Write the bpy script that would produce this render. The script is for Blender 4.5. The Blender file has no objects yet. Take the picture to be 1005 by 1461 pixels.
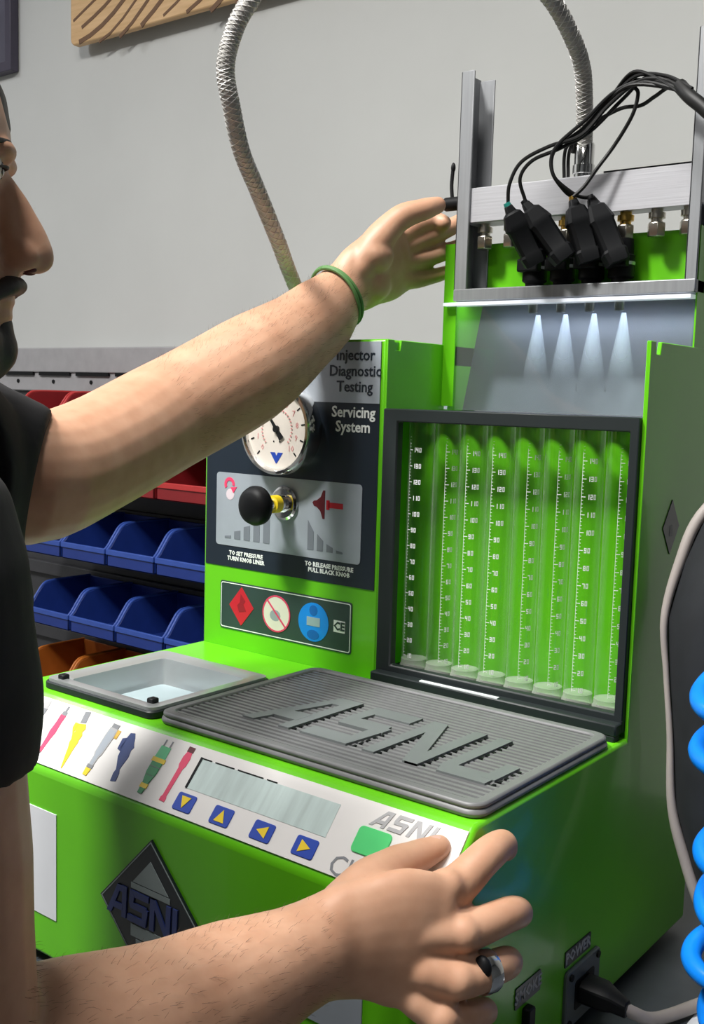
import bpy, bmesh, math, random
from mathutils import Vector as V, Matrix as M4
random.seed(7)
SC = bpy.context.scene
COL = SC.collection
DZ = 1.1634            # height of the machine's deck above the floor: everything below is written relative to that deck

# ------------------------------------------------------------------ camera, world, lights, exposure
cam_d = bpy.data.cameras.new('camera'); cam = bpy.data.objects.new('camera', cam_d); COL.objects.link(cam)
r_ = V((0.7872062, 0.61600983, 0.02895336)); u_ = V((-0.08869076, 0.06662758, 0.99382831)); f_ = V((-0.61027892, 0.7849157, -0.10708403))
cam.matrix_world = M4(((r_.x, u_.x, -f_.x, 0.83827), (r_.y, u_.y, -f_.y, -0.57569), (r_.z, u_.z, -f_.z, 0.27555 + DZ), (0, 0, 0, 1)))
cam_d.sensor_fit = 'VERTICAL'; cam_d.sensor_height = 36.0; cam_d.lens = 36.0 * 1514.24 / 1461.0
cam_d.clip_start = 0.02
SC.camera = cam
SC.view_settings.view_transform = 'Standard'; SC.view_settings.look = 'None'
SC.view_settings.gamma = 1.0; SC.view_settings.use_curve_mapping = False
SC.view_settings.exposure = 0.0
w = bpy.data.worlds.new('world'); SC.world = w; w.use_nodes = True
w.node_tree.nodes['Background'].inputs[0].default_value = (0.6, 0.66, 0.7, 1); w.node_tree.nodes['Background'].inputs[1].default_value = 0.3

CEIL = 2.2
# x, y, size x, size y, watts, colour: ceiling lamps, the last two added as fill
LAMPS = [(-0.25, -1.08, 0.36, 0.36, 92, (1.0, 0.985, 0.95)),
         (0.36, -0.62, 0.30, 0.45, 34, (1.0, 0.98, 0.95)),
         (-2.4, -0.6, 0.30, 1.2, 26, (0.92, 0.95, 1.0)),
         (0.75, -2.6, 1.2, 0.30, 14, (1.0, 0.97, 0.93))]
def area(name, loc, sx, sy, watts, color, rot=(0, 0, 0)):
    d = bpy.data.lights.new(name, 'AREA'); d.shape = 'RECTANGLE'; d.size = sx; d.size_y = sy; d.energy = watts; d.color = color
    o = bpy.data.objects.new(name, d); o.location = (loc[0], loc[1], loc[2] + DZ); o.rotation_euler = rot; COL.objects.link(o); return o
for i, (lx, ly, sx, sy, p, c) in enumerate(LAMPS):
    area('lamp_glow', (lx, ly, CEIL - 0.075), sx, sy, p, c)

# ------------------------------------------------------------------ materials
def mat(name, col, rough=0.5, metal=0.0, var=0.06, scale=30.0, coat=0.0, bump=0.0, sss=0.0, stretch=None, col2=None, emit=0.0, spec=None):
    m = bpy.data.materials.new(name); m.use_nodes = True
    nt = m.node_tree; b = nt.nodes['Principled BSDF']
    tc = nt.nodes.new('ShaderNodeTexCoord'); n = nt.nodes.new('ShaderNodeTexNoise'); n.inputs['Scale'].default_value = scale; n.inputs['Detail'].default_value = 4
    if stretch:
        mp = nt.nodes.new('ShaderNodeMapping'); mp.inputs['Scale'].default_value = stretch
        nt.links.new(tc.outputs['Object'], mp.inputs[0]); nt.links.new(mp.outputs[0], n.inputs['Vector'])
    else:
        nt.links.new(tc.outputs['Object'], n.inputs['Vector'])
    r = nt.nodes.new('ShaderNodeValToRGB'); r.color_ramp.elements[0].position = 0.3; r.color_ramp.elements[1].position = 0.7
    c2 = col2 or tuple(min(1, c * (1 + var)) for c in col); c1 = col if col2 else tuple(c * (1 - var) for c in col)
    r.color_ramp.elements[0].color = (*c1, 1); r.color_ramp.elements[1].color = (*c2, 1)
    nt.links.new(n.outputs[0], r.inputs[0]); nt.links.new(r.outputs[0], b.inputs['Base Color'])
    b.inputs['Roughness'].default_value = rough; b.inputs['Metallic'].default_value = metal
    if coat: b.inputs['Coat Weight'].default_value = coat
    if spec is not None: b.inputs['Specular IOR Level'].default_value = spec
    if sss:
        b.inputs['Subsurface Weight'].default_value = sss; b.inputs['Subsurface Radius'].default_value = (1, 0.35, 0.2); b.inputs['Subsurface Scale'].default_value = 0.006
    if bump:
        bp = nt.nodes.new('ShaderNodeBump'); bp.inputs['Strength'].default_value = bump; bp.inputs['Distance'].default_value = 0.002
        nt.links.new(n.outputs[0], bp.inputs['Height']); nt.links.new(bp.outputs[0], b.inputs['Normal'])
    if emit:
        b.inputs['Emission Color'].default_value = (*col, 1); b.inputs['Emission Strength'].default_value = emit
    return m
def clear_mat(name, tint=(1, 1, 1), gloss=0.12, milk=0.0, milkcol=(0.9, 0.95, 0.9), rough=0.06, edge=0.75):
    """thin clear plastic or glass: mostly transparent, glossier and milkier at grazing angles"""
    m = bpy.data.materials.new(name); m.use_nodes = True; nt = m.node_tree; nt.nodes.clear()
    out = nt.nodes.new('ShaderNodeOutputMaterial'); t = nt.nodes.new('ShaderNodeBsdfTransparent'); t.inputs[0].default_value = (*tint, 1)
    g = nt.nodes.new('ShaderNodeBsdfGlossy'); g.inputs['Roughness'].default_value = rough
    d = nt.nodes.new('ShaderNodeBsdfDiffuse'); d.inputs[0].default_value = (*milkcol, 1)
    lw = nt.nodes.new('ShaderNodeLayerWeight'); lw.inputs[0].default_value = 0.35
    mu = nt.nodes.new('ShaderNodeMath'); mu.operation = 'POWER'; nt.links.new(lw.outputs['Facing'], mu.inputs[0]); mu.inputs[1].default_value = 2.2
    mr = nt.nodes.new('ShaderNodeMapRange'); nt.links.new(mu.outputs[0], mr.inputs[0]); mr.inputs[3].default_value = milk; mr.inputs[4].default_value = milk + edge * 0.5
    m1 = nt.nodes.new('ShaderNodeMixShader'); nt.links.new(mr.outputs[0], m1.inputs[0]); nt.links.new(t.outputs[0], m1.inputs[1]); nt.links.new(d.outputs[0], m1.inputs[2])
    mr2 = nt.nodes.new('ShaderNodeMapRange'); nt.links.new(mu.outputs[0], mr2.inputs[0]); mr2.inputs[3].default_value = gloss * 0.3; mr2.inputs[4].default_value = gloss * 3
    m2 = nt.nodes.new('ShaderNodeMixShader'); nt.links.new(mr2.outputs[0], m2.inputs[0]); nt.links.new(m1.outputs[0], m2.inputs[1]); nt.links.new(g.outputs[0], m2.inputs[2])
    nt.links.new(m2.outputs[0], out.inputs[0]); return m
K = {}
K['green'] = mat('green_enamel', (0.135, 0.56, 0.010), 0.30, 0, 0.04, 14, coat=0.15)
K['wallpaint'] = mat('wall_paint', (0.56, 0.565, 0.55), 0.85, 0, 0.03, 3)
K['darkwall'] = mat('dark_wall_paint', (0.06, 0.065, 0.07), 0.8)
K['ceil'] = mat('ceiling_paint', (0.5, 0.5, 0.5), 0.9)
K['floor'] = mat('floor_concrete', (0.16, 0.16, 0.155), 0.6, 0, 0.15, 6)
K['bench'] = mat('bench_laminate', (0.045, 0.052, 0.062), 0.45, 0, 0.12, 40)
K['benchleg'] = mat('bench_steel', (0.12, 0.12, 0.13), 0.4, 0.6)
K['black'] = mat('black_plastic', (0.006, 0.0065, 0.0075), 0.5, spec=0.2)
K['blackmat'] = mat('black_frame_paint', (0.012, 0.018, 0.019), 0.5)
K['rubber'] = mat('tray_grey_plastic', (0.17, 0.173, 0.176), 0.42, 0, 0.06, 60)
K['rubberlet'] = mat('tray_letter_plastic', (0.15, 0.165, 0.165), 0.5)
K['navy'] = mat('navy_print', (0.012, 0.020, 0.032), 0.4)
K['silverprint'] = mat('silver_print', (0.36, 0.40, 0.45), 0.42, 0.1)
K['white'] = mat('white_print', (0.80, 0.78, 0.76), 0.4, 0, 0.02)
K['paper'] = mat('white_paper', (0.74, 0.76, 0.80), 0.7, 0, 0.02)
K['steel'] = mat('stainless_steel', (0.62, 0.65, 0.66), 0.32, 0.7, 0.06, 8)
K['chrome'] = mat('chrome', (0.75, 0.75, 0.74), 0.12, 1.0)
K['brushed'] = mat('brushed_aluminium', (0.54, 0.54, 0.57), 0.40, 0.4, 0.07, 10, stretch=(1.5, 30, 60), bump=0.05)
K['alu'] = mat('extruded_aluminium', (0.31, 0.32, 0.335), 0.45, 0.45, 0.08, 10, stretch=(30, 30, 1))
K['satin'] = mat('satin_steel_sheet', (0.13, 0.14, 0.18), 0.44, 0.6, 0.12, 9)
K['brass'] = mat('brass', (0.66, 0.42, 0.10), 0.28, 1.0)
K['nickel'] = mat('nickel_fitting', (0.62, 0.58, 0.50), 0.28, 1.0)
K['yellow'] = mat('yellow_print', (0.85, 0.62, 0.015), 0.45)
K['pink'] = mat('pink_print', (0.78, 0.06, 0.15), 0.45)
K['red'] = mat('red_print', (0.55, 0.015, 0.03), 0.45)
K['maroon'] = mat('maroon_print', (0.10, 0.008, 0.014), 0.45)
K['bluep'] = mat('navy_blue_print', (0.012, 0.035, 0.16), 0.45)
K['blueb'] = mat('blue_button', (0.015, 0.06, 0.42), 0.4)
K['skyblue'] = mat('sky_blue_print', (0.0, 0.25, 0.80), 0.4)
K['dgreen'] = mat('green_print', (0.03, 0.30, 0.10), 0.45)
K['lgreen'] = mat('light_green_print', (0.10, 0.55, 0.24), 0.45)
K['greenbtn'] = mat('green_button', (0.09, 0.66, 0.20), 0.35)
K['grey'] = mat('grey_print', (0.22, 0.23, 0.25), 0.5)
K['mgrey'] = mat('mid_grey_print', (0.42, 0.42, 0.43), 0.5)
K['lcd'] = mat('lcd_screen', (0.55, 0.66, 0.64), 0.3, 0, 0.14, 14, stretch=(9, 1, 1))
K['cream'] = mat('gauge_dial', (0.80, 0.74, 0.66), 0.5)
K['dialpink'] = mat('dial_pink_print', (0.75, 0.30, 0.30), 0.5)
K['decal'] = mat('warning_plate', (0.028, 0.055, 0.050), 0.45)
K['emblem'] = mat('emblem_black', (0.010, 0.016, 0.020), 0.3)
K['emblemgrey'] = mat('emblem_grey', (0.30, 0.36, 0.36), 0.4)
K['emblemblue'] = mat('emblem_blue', (0.030, 0.050, 0.20), 0.4)
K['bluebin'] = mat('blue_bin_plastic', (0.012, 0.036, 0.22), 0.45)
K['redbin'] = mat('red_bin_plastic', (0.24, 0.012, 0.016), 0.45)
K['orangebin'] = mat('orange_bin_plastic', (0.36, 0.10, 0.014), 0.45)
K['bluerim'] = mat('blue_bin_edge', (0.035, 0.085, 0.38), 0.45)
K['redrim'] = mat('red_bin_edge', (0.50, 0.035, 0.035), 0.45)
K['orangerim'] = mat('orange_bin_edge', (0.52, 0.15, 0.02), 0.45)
K['rackdark'] = mat('rack_shadow_grey', (0.045, 0.045, 0.05), 0.6)  # rack steel darkened for the shade behind the bins
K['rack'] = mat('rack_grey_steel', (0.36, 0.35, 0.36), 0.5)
K['wood'] = mat('carved_wood', (0.58, 0.36, 0.17), 0.55, 0, 0.10, 8, stretch=(1, 8, 14), col2=(0.70, 0.46, 0.24))
K['woodline'] = mat('burnt_groove', (0.16, 0.085, 0.045), 0.7)
K['frame'] = mat('dark_frame', (0.055, 0.048, 0.075), 0.5)
K['skin'] = mat('skin', (0.53, 0.285, 0.178), 0.48, 0, 0.1, 45, sss=0.12, col2=(0.63, 0.365, 0.240), bump=0.10)
K['nail'] = mat('fingernail', (0.66, 0.42, 0.34), 0.3)
K['hair'] = mat('dark_hair', (0.030, 0.026, 0.026), 0.6, 0, 0.3, 90, bump=0.5)
K['armhair'] = mat('brown_arm_hair', (0.10, 0.05, 0.028), 0.6)
K['shirt'] = mat('black_cotton', (0.010, 0.010, 0.012), 0.85, 0, 0.2, 60, bump=0.2)
K['trouser'] = mat('dark_denim', (0.03, 0.035, 0.05), 0.85)
K['shoe'] = mat('black_shoe', (0.015, 0.015, 0.015), 0.5)
K['eye'] = mat('eye_white', (0.75, 0.72, 0.68), 0.2)
K['iris'] = mat('dark_iris', (0.03, 0.015, 0.01), 0.1)
K['band'] = mat('green_cord', (0.10, 0.24, 0.07), 0.6)
K['hose'] = mat('braided_steel', (0.42, 0.41, 0.385), 0.5, 0.12, 0.18, 60, bump=0.1)
K['braid'] = mat('braid_wire', (0.55, 0.54, 0.52), 0.45, 0.25)
K['wire'] = mat('black_wire', (0.009, 0.009, 0.009), 0.5, spec=0.3)
K['teal'] = mat('teal_seal', (0.02, 0.30, 0.25), 0.5)
K['bag'] = mat('black_bag_fabric', (0.009, 0.011, 0.014), 0.8, 0, 0.2, 50)
K['piping'] = mat('grey_piping', (0.36, 0.32, 0.30), 0.6)
K['coil'] = mat('blue_air_hose', (0.006, 0.22, 0.85), 0.28)
K['litedge'] = mat('edge_lit_acrylic', (0.80, 0.84, 0.92), 0.3, emit=0.35)  # LED light reaching the acrylic edge, put in as weak emission
K['led'] = mat('led_diffuser', (0.80, 0.86, 1.0), 0.4, emit=1.6)
K['lampled'] = mat('lamp_diffuser', (1.0, 0.98, 0.95), 0.4, emit=6.0)
K['tube'] = clear_mat('clear_tube', (0.98, 1.0, 0.98), 0.18, 0.0, (0.82, 0.88, 0.80), 0.12, 0.72)
K['acrylic'] = clear_mat('clear_acrylic', (0.93, 0.97, 0.95), 0.10, 0.05, (0.8, 0.85, 0.85))
K['stripwhite'] = mat('reflection_white', (0.80, 0.86, 0.86), 0.3)
K['footplastic'] = clear_mat('foot_plastic', (.9, .95, .9), .2, .30, (.72, .76, .68), .15, .9)
K['glass'] = clear_mat('gauge_glass', (1, 1, 1), 0.08, 0.0, edge=0.2)
K['mark'] = mat('white_scale_print', (0.85, 0.88, 0.85), 0.5)
def spray_mat():
    m = bpy.data.materials.new('fuel_mist'); m.use_nodes = True; nt = m.node_tree; nt.nodes.clear(); N = nt.nodes.new; K_ = nt.links.new
    out = N('ShaderNodeOutputMaterial'); d = N('ShaderNodeBsdfDiffuse'); d.inputs[0].default_value = (0.84, 0.87, 1, 1); tr = N('ShaderNodeBsdfTranslucent'); tr.inputs[0].default_value = (0.84, 0.87, 1, 1)
    ad = N('ShaderNodeAddShader'); K_(d.outputs[0], ad.inputs[0]); K_(tr.outputs[0], ad.inputs[1]); t = N('ShaderNodeBsdfTransparent'); mx = N('ShaderNodeMixShader')
    tc = N('ShaderNodeTexCoord'); sp = N('ShaderNodeSeparateXYZ'); K_(tc.outputs['Generated'], sp.inputs[0])
    pw = N('ShaderNodeMath'); pw.operation = 'POWER'; K_(sp.outputs['Z'], pw.inputs[0]); pw.inputs[1].default_value = 1.5
    lw = N('ShaderNodeLayerWeight'); lw.inputs[0].default_value = 0.5; iv = N('ShaderNodeMath'); iv.operation = 'SUBTRACT'; iv.inputs[0].default_value = 1.0; K_(lw.outputs['Facing'], iv.inputs[1])
    mu = N('ShaderNodeMath'); mu.operation = 'MULTIPLY'; K_(pw.outputs[0], mu.inputs[0]); K_(iv.outputs[0], mu.inputs[1]); m3 = N('ShaderNodeMath'); m3.operation = 'MULTIPLY'; m3.inputs[1].default_value = 0.62; K_(mu.outputs[0], m3.inputs[0])
    K_(m3.outputs[0], mx.inputs[0]); K_(t.outputs[0], mx.inputs[1]); K_(ad.outputs[0], mx.inputs[2]); K_(mx.outputs[0], out.inputs[0]); return m
K['mist'] = spray_mat()

# ------------------------------------------------------------------ helpers
def obj(name, bm, m, parent=None, bevel=0.0, seg=2, smooth=True, ang=40, kind=None, label=None, loc=None):
    me = bpy.data.meshes.new(name); bmesh.ops.recalc_face_normals(bm, faces=bm.faces[:]); bm.to_mesh(me); bm.free()
    for x in (m if isinstance(m, (list, tuple)) else [m]): me.materials.append(x)
    if smooth:
        for p in me.polygons: p.use_smooth = True
        me.set_sharp_from_angle(angle=math.radians(ang))
    o = bpy.data.objects.new(name, me); COL.objects.link(o)
    if parent: o.parent = parent
    if loc: o.location = loc
    if bevel:
        b = o.modifiers.new('edges', 'BEVEL'); b.width = bevel; b.segments = seg; b.limit_method = 'ANGLE'; b.angle_limit = math.radians(40); b.harden_normals = False
    if kind: o['kind'] = kind
    if label: o['label'] = label
    return o
def tag(o, label, cat, group=None, kind=None):
    o['label'] = label; o['category'] = cat
    if group: o['group'] = group
    if kind: o['kind'] = kind
    return o
def thing(name, label, cat, loc=(0, 0, 0), group=None):
    o = bpy.data.objects.new(name, None); COL.objects.link(o); o.location = loc; o.empty_display_size = 0.05
    return tag(o, label, cat, group)
def B(): return bmesh.new()
def box(bm, a, b):
    vs = [bm.verts.new((x, y, z)) for x in (a[0], b[0]) for y in (a[1], b[1]) for z in (a[2], b[2])]
    for f in ((0, 1, 3, 2), (4, 6, 7, 5), (0, 4, 5, 1), (2, 3, 7, 6), (0, 2, 6, 4), (1, 5, 7, 3)): bm.faces.new([vs[i] for i in f])
    return bm
def frame_of(t, ref=None):
    t = t.normalized(); ref = V(ref) if ref is not None else (V((0, 0, 1)) if abs(t.z) < 0.9 else V((1, 0, 0)))
    a = (ref - t * ref.dot(t))
    if a.length < 1e-6: a = t.orthogonal()
    a.normalize(); return a, t.cross(a)
def rings(bm, rs, cap=True):
    R = [[bm.verts.new(p) for p in r] for r in rs]; n = len(R[0])
    for i in range(len(R) - 1):
        for j in range(n): bm.faces.new((R[i][j], R[i][(j + 1) % n], R[i + 1][(j + 1) % n], R[i + 1][j]))
    if cap: bm.faces.new(R[0][::-1]); bm.faces.new(R[-1])
def cyl(bm, p0, p1, r0, r1=None, n=20):
    p0, p1 = V(p0), V(p1); r1 = r0 if r1 is None else r1; a, b = frame_of(p1 - p0)
    rings(bm, [[p + (a * math.cos(2 * math.pi * k / n) + b * math.sin(2 * math.pi * k / n)) * r for k in range(n)] for p, r in ((p0, r0), (p1, r1))]); return bm
def lathe(bm, p0, axis, prof, n=24):
    """prof: (distance along the axis, radius)"""
    p0 = V(p0); ax = V(axis).normalized(); a, b = frame_of(ax)
    rings(bm, [[p0 + ax * s + (a * math.cos(2 * math.pi * k / n) + b * math.sin(2 * math.pi * k / n)) * max(r, 1e-5) for k in range(n)] for s, r in prof]); return bm
def spline(pts, sub=6):
    P = [V(p) for p in pts]; out = []
    for i in range(len(P) - 1):
        p0 = P[i - 1] if i else P[0] * 2 - P[1]; p1, p2 = P[i], P[i + 1]; p3 = P[i + 2] if i + 2 < len(P) else P[-1] * 2 - P[-2]
        for k in range(sub):
            t = k / sub
            out.append(0.5 * ((2 * p1) + (p2 - p0) * t + (2 * p0 - 5 * p1 + 4 * p2 - p3) * t * t + (3 * p1 - p0 - 3 * p2 + p3) * t ** 3))
    out.append(P[-1]); return out
def tube(bm, pts, r, n=10, sub=6, smooth=True):
    P = spline(pts, sub) if smooth else [V(p) for p in pts]
    a = None; rs = []
    for i, p in enumerate(P):
        t = (P[min(i + 1, len(P) - 1)] - P[max(i - 1, 0)]).normalized()
        if a is None: a, b = frame_of(t)
        else:
            a = (a - t * a.dot(t)).normalized(); b = t.cross(a)
        rr = r(i / (len(P) - 1)) if callable(r) else r
        rs.append([p + (a * math.cos(2 * math.pi * k / n) + b * math.sin(2 * math.pi * k / n)) * rr for k in range(n)])
    rings(bm, rs); return bm
def lerp(a, b, t): return a + (b - a) * t
def limb(bm, pts, ra, rb=None, ref=(0, 0, 1), n=20, sub=4, round_ends=True):
    """smooth tapering body segment with elliptical sections: ra along ref, rb across it"""
    rb = rb or ra; P = spline(pts, sub); N = len(P) - 1; rs = []
    for i, p in enumerate(P):
        u = i / N * (len(pts) - 1); k = min(int(u), len(pts) - 2); t = u - k; t = t * t * (3 - 2 * t)
        A = lerp(ra[k], ra[k + 1], t); Bq = lerp(rb[k], rb[k + 1], t)
        tg = (P[min(i + 1, N)] - P[max(i - 1, 0)]).normalized(); rr = ref[k] if isinstance(ref, list) else ref
        a, b = frame_of(tg, rr)
        def ring(c, s): return [c + a * (A * s * math.cos(2 * math.pi * q / n)) + b * (Bq * s * math.sin(2 * math.pi * q / n)) for q in range(n)]
        if i == 0 and round_ends:
            for ph in (80, 55, 28): rs.append(ring(p - tg * min(A, Bq) * math.sin(math.radians(ph)), math.cos(math.radians(ph))))
        rs.append(ring(p, 1))
        if i == N and round_ends:
            for ph in (28, 55, 80): rs.append(ring(p + tg * min(A, Bq) * math.sin(math.radians(ph)), math.cos(math.radians(ph))))
    rings(bm, rs); return bm
def ball(bm, c, r, mtx=None, n=16):
    r = r if isinstance(r, (tuple, list)) else (r, r, r)
    T = M4.Translation(V(c)) @ (mtx.to_4x4() if mtx else M4.Identity(4)) @ M4.Diagonal((*r, 1))
    bmesh.ops.create_uvsphere(bm, u_segments=n, v_segments=n // 2, radius=1, matrix=T); return bm
class Fr:
    """a flat working surface: u to the right, v up, n out of the surface"""
    def __init__(s, o, u, v): s.o, s.u, s.v = V(o), V(u).normalized(), V(v).normalized(); s.n = s.u.cross(s.v)
    def p(s, x, y, h=0.0): return s.o + s.u * x + s.v * y + s.n * h
def prism(bm, fr, poly, h0, h1, mi=0):
    a = [bm.verts.new(fr.p(x, y, h0)) for x, y in poly]; b = [bm.verts.new(fr.p(x, y, h1)) for x, y in poly]; n = len(poly)
    fs = [bm.faces.new(b), bm.faces.new(a[::-1])] + [bm.faces.new((a[i], a[(i + 1) % n], b[(i + 1) % n], b[i])) for i in range(n)]
    for f in fs: f.material_index = mi
    return bm
def rrect(x0, y0, x1, y1, r, k=5):
    out = []
    for cx, cy, a0 in ((x1 - r, y1 - r, 0), (x0 + r, y1 - r, 90), (x0 + r, y0 + r, 180), (x1 - r, y0 + r, 270)):
        for i in range(k + 1):
            a = math.radians(a0 + 90 * i / k); out.append((cx + r * math.cos(a), cy + r * math.sin(a)))
    return out
def circ(cx, cy, r, n=32, ry=None): return [(cx + r * math.cos(2 * math.pi * i / n), cy + (ry or r) * math.sin(2 * math.pi * i / n)) for i in range(n)]
def loop_prism(bm, fr, outer, inner, h0, h1, mi=0):
    n = len(outer); vs = [[bm.verts.new(fr.p(x, y, h)) for x, y in L] for L, h in ((outer, h0), (outer, h1), (inner, h1), (inner, h0))]
    for q in range(4):
        for i in range(n):
            f = bm.faces.new((vs[q][i], vs[q][(i + 1) % n], vs[(q + 1) % 4][(i + 1) % n], vs[(q + 1) % 4][i])); f.material_index = mi
    return bm
def text_bm(body, fr, x, y, size, h=0.0006, align='CENTER', bold=0.0, shear=0.0, spacing=1.0, line=1.0, res=2, sx=1.0):
    c = bpy.data.curves.new('lettering', 'FONT'); c.body = body; c.size = size; c.align_x = align; c.align_y = 'CENTER'; c.extrude = h / 2; c.offset = bold; c.shear = shear
    c.space_character = spacing; c.space_line = line; c.resolution_u = res; c.fill_mode = 'FRONT' if h < 0.0003 else 'BOTH'
    t = bpy.data.objects.new('lettering', c); COL.objects.link(t); dg = bpy.context.evaluated_depsgraph_get()
    me = bpy.data.meshes.new_from_object(t.evaluated_get(dg)); bm = B(); bm.from_mesh(me)
    for v in bm.verts: q = v.co.copy(); v.co = fr.p(x + q.x * sx, y + q.y, q.z + h / 2)
    bpy.data.objects.remove(t); bpy.data.curves.remove(c); bpy.data.meshes.remove(me); return bm
def merge(dst, src):
    me = bpy.data.meshes.new('tmp'); src.to_mesh(me); src.free(); dst.from_mesh(me); bpy.data.meshes.remove(me); return dst
LOGO = {'A': [[(0, 0), (.24, 0), (.72, 1), (.52, 1)], [(.52, 1), (1, 1), (1, .80), (.60, .80)], [(.78, .9), (1, .9), (1, 0), (.78, 0)], [(.30, .2), (.82, .2), (.82, .40), (.40, .40)]],
        'S': [[(.08, 1), (1, 1), (1, .80), (.30, .80)], [(.08, 1), (.30, .84), (.26, .55), (.04, .62)], [(.04, .62), (.9, .62), (1, .42), (.12, .42)], [(.74, .55), (1, .55), (.92, 0), (.72, .1)], [(0, .2), (.9, .2), (.92, 0), (0, 0)]],
        'N': [[(0, 0), (.22, 0), (.22, 1), (0, 1)], [(0, 1), (.26, 1), (1, 0), (.74, 0)], [(.78, 0), (1, 0), (1, 1), (.78, 1)]],
        'U': [[(0, .1), (.22, .1), (.22, 1), (0, 1)], [(0, .2), (.1, 0), (.9, 0), (.9, .2)], [(.72, .1), (.94, .1), (.94, .46), (.72, .46)]]}
def logo(bm, fr, x, y, wd, ht, gap, shear, h0, h1, mi=0, persp=None):
    for k, ch in enumerate('ASNU'):
        for e, poly in enumerate(LOGO[ch]): prism(bm, fr, [(x + k * (wd + gap) + px * wd + py * shear * ht, y + py * ht) for px, py in poly], h0, h1 + .00009 * e, mi)
    return bm
def remesh(name, bm, m, parent, vox, it=6, fac=0.5):
    me = bpy.data.meshes.new(name); bmesh.ops.recalc_face_normals(bm, faces=bm.faces[:]); bm.to_mesh(me); bm.free()
    o = bpy.data.objects.new(name, me); COL.objects.link(o)
    r = o.modifiers.new('r', 'REMESH'); r.mode = 'VOXEL'; r.voxel_size = vox
    s = o.modifiers.new('s', 'SMOOTH'); s.iterations = it; s.factor = fac
    dg = bpy.context.evaluated_depsgraph_get(); me2 = bpy.data.meshes.new_from_object(o.evaluated_get(dg)); o.modifiers.clear()
    o.data = me2; me2.name = name; bpy.data.meshes.remove(me); me2.materials.clear(); me2.materials.append(m)
    for p in me2.polygons: p.use_smooth = True
    if parent: o.parent = parent
    return o
def copy_tree(o, parent=None, loc=None):
    c = o.copy(); COL.objects.link(c); c.parent = parent
    if loc is not None: c.location = loc
    for ch in list(o.children): copy_tree(ch, c)
    return c

# ------------------------------------------------------------------ the room
FL = -DZ; WY = 1.452
def struct(name, bm, m, **k): return obj(name, bm, m, kind='structure', smooth=False, **k)
struct('floor', box(B(), (-3.4, -3.4, FL - 0.1), (3.0, WY + 0.1, FL)), K['floor'])
struct('ceiling', box(B(), (-3.4, -3.4, CEIL), (3.0, WY + 0.1, CEIL + 0.1)), K['ceil'])
struct('wall_back', box(B(), (-3.4, WY, FL), (3.0, WY + 0.1, CEIL)), K['wallpaint'])
struct('wall_left', box(B(), (-3.4, -3.4, FL), (-3.3, WY, CEIL)), K['wallpaint'])
struct('wall_right', box(B(), (2.9, -3.4, FL), (3.0, WY, CEIL)), K['darkwall'])
struct('wall_front', box(B(), (-3.3, -3.4, FL), (2.9, -3.3, CEIL)), K['darkwall'])
struct('baseboard_back', box(B(), (-3.3, WY - 0.015, FL), (2.9, WY, FL + 0.1)), K['darkwall'])
for i, (lx, ly, sx, sy, p, c) in enumerate(LAMPS):
    t = thing('ceiling_light', ['square ceiling lamp behind the man', 'white ceiling lamp above the man and the panel', 'long lamp near the bin rack, added as fill', 'long lamp behind the camera, added as fill'][i], 'lamp', (lx, ly, CEIL), 'garage ceiling lamps')
    b = B(); box(b, (-sx / 2 - .02, -sy / 2 - .02, -.06), (sx / 2 + .02, sy / 2 + .02, 0)); obj('housing', b, K['white'], t, bevel=.004)
    b = B(); box(b, (-sx / 2, -sy / 2, -.068), (sx / 2, sy / 2, -.06)); obj('diffuser', b, K['lampled'], t)

# carved wooden board and dark frame on the back wall
t = thing('wooden_board', 'carved tan wooden board with dark wavy lines hung high on the wall', 'wall art')
fw = Fr((0, WY - 0.055, 0), (1, 0, 0), (0, 0, 1))
obj('board', prism(B(), fw, rrect(-1.764, 1.249, -0.50, 1.90, 0.02), -0.022, 0.0), K['wood'], t, bevel=.004)
b = B(); box(b, (-1.7, WY - .034, 1.40), (-.65, WY - .002, 1.44)); box(b, (-1.7, WY - .034, 1.75), (-.65, WY - .002, 1.79)); obj('batten', b, K['woodline'], t)
b = B()
for i in range(15):
    x0 = -1.90 + i * 0.088; pts = []
    for k in range(15):
        q = k / 14; pts.append((x0 + 0.70 * q, 1.248 + (0.42 + 0.036 * i) * q ** (1.30 - .012 * i) + 0.012 * math.sin(9 * q + i * 1.3)))
    pts = [(x, z) for x, z in pts if -1.755 < x < -0.51 and z < 1.89]
    for k, ((xa, za), (xb, zb)) in enumerate(zip(pts, pts[1:])):
        d = V((xb - xa, zb - za)).normalized() * (0.0036 + .0014 * (i % 3)); n_ = (-d.y, d.x)
        prism(b, fw, [(xa - n_[0], za - n_[1]), (xb - n_[0], zb - n_[1]), (xb + n_[0], zb + n_[1]), (xa + n_[0], za + n_[1])], -0.002, 0.0010 + .00003 * (k % 2) + .00001 * i)
obj('carved_lines', b, K['woodline'], t, smooth=False, kind='stuff')
t = thing('picture_frame', 'dark violet-grey framed picture at the upper left of the wall', 'picture')
fw = Fr((0, WY - 0.002, 0), (1, 0, 0), (0, 0, 1))
b = B(); loop_prism(b, fw, [(-2.55, 1.243), (-2.088, 1.243), (-2.088, 1.85), (-2.55, 1.85)], [(-2.52, 1.273), (-2.118, 1.273), (-2.118, 1.82), (-2.52, 1.82)], 0, 0.03); obj('moulding', b, K['frame'], t, bevel=.003)
b = B(); prism(b, fw, [(-2.52, 1.273), (-2.118, 1.273), (-2.118, 1.82), (-2.52, 1.82)], 0, 0.02); obj('picture', b, mat('dark_picture', (0.09, 0.085, 0.12), 0.5, 0, .2, 12), t)

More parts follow.
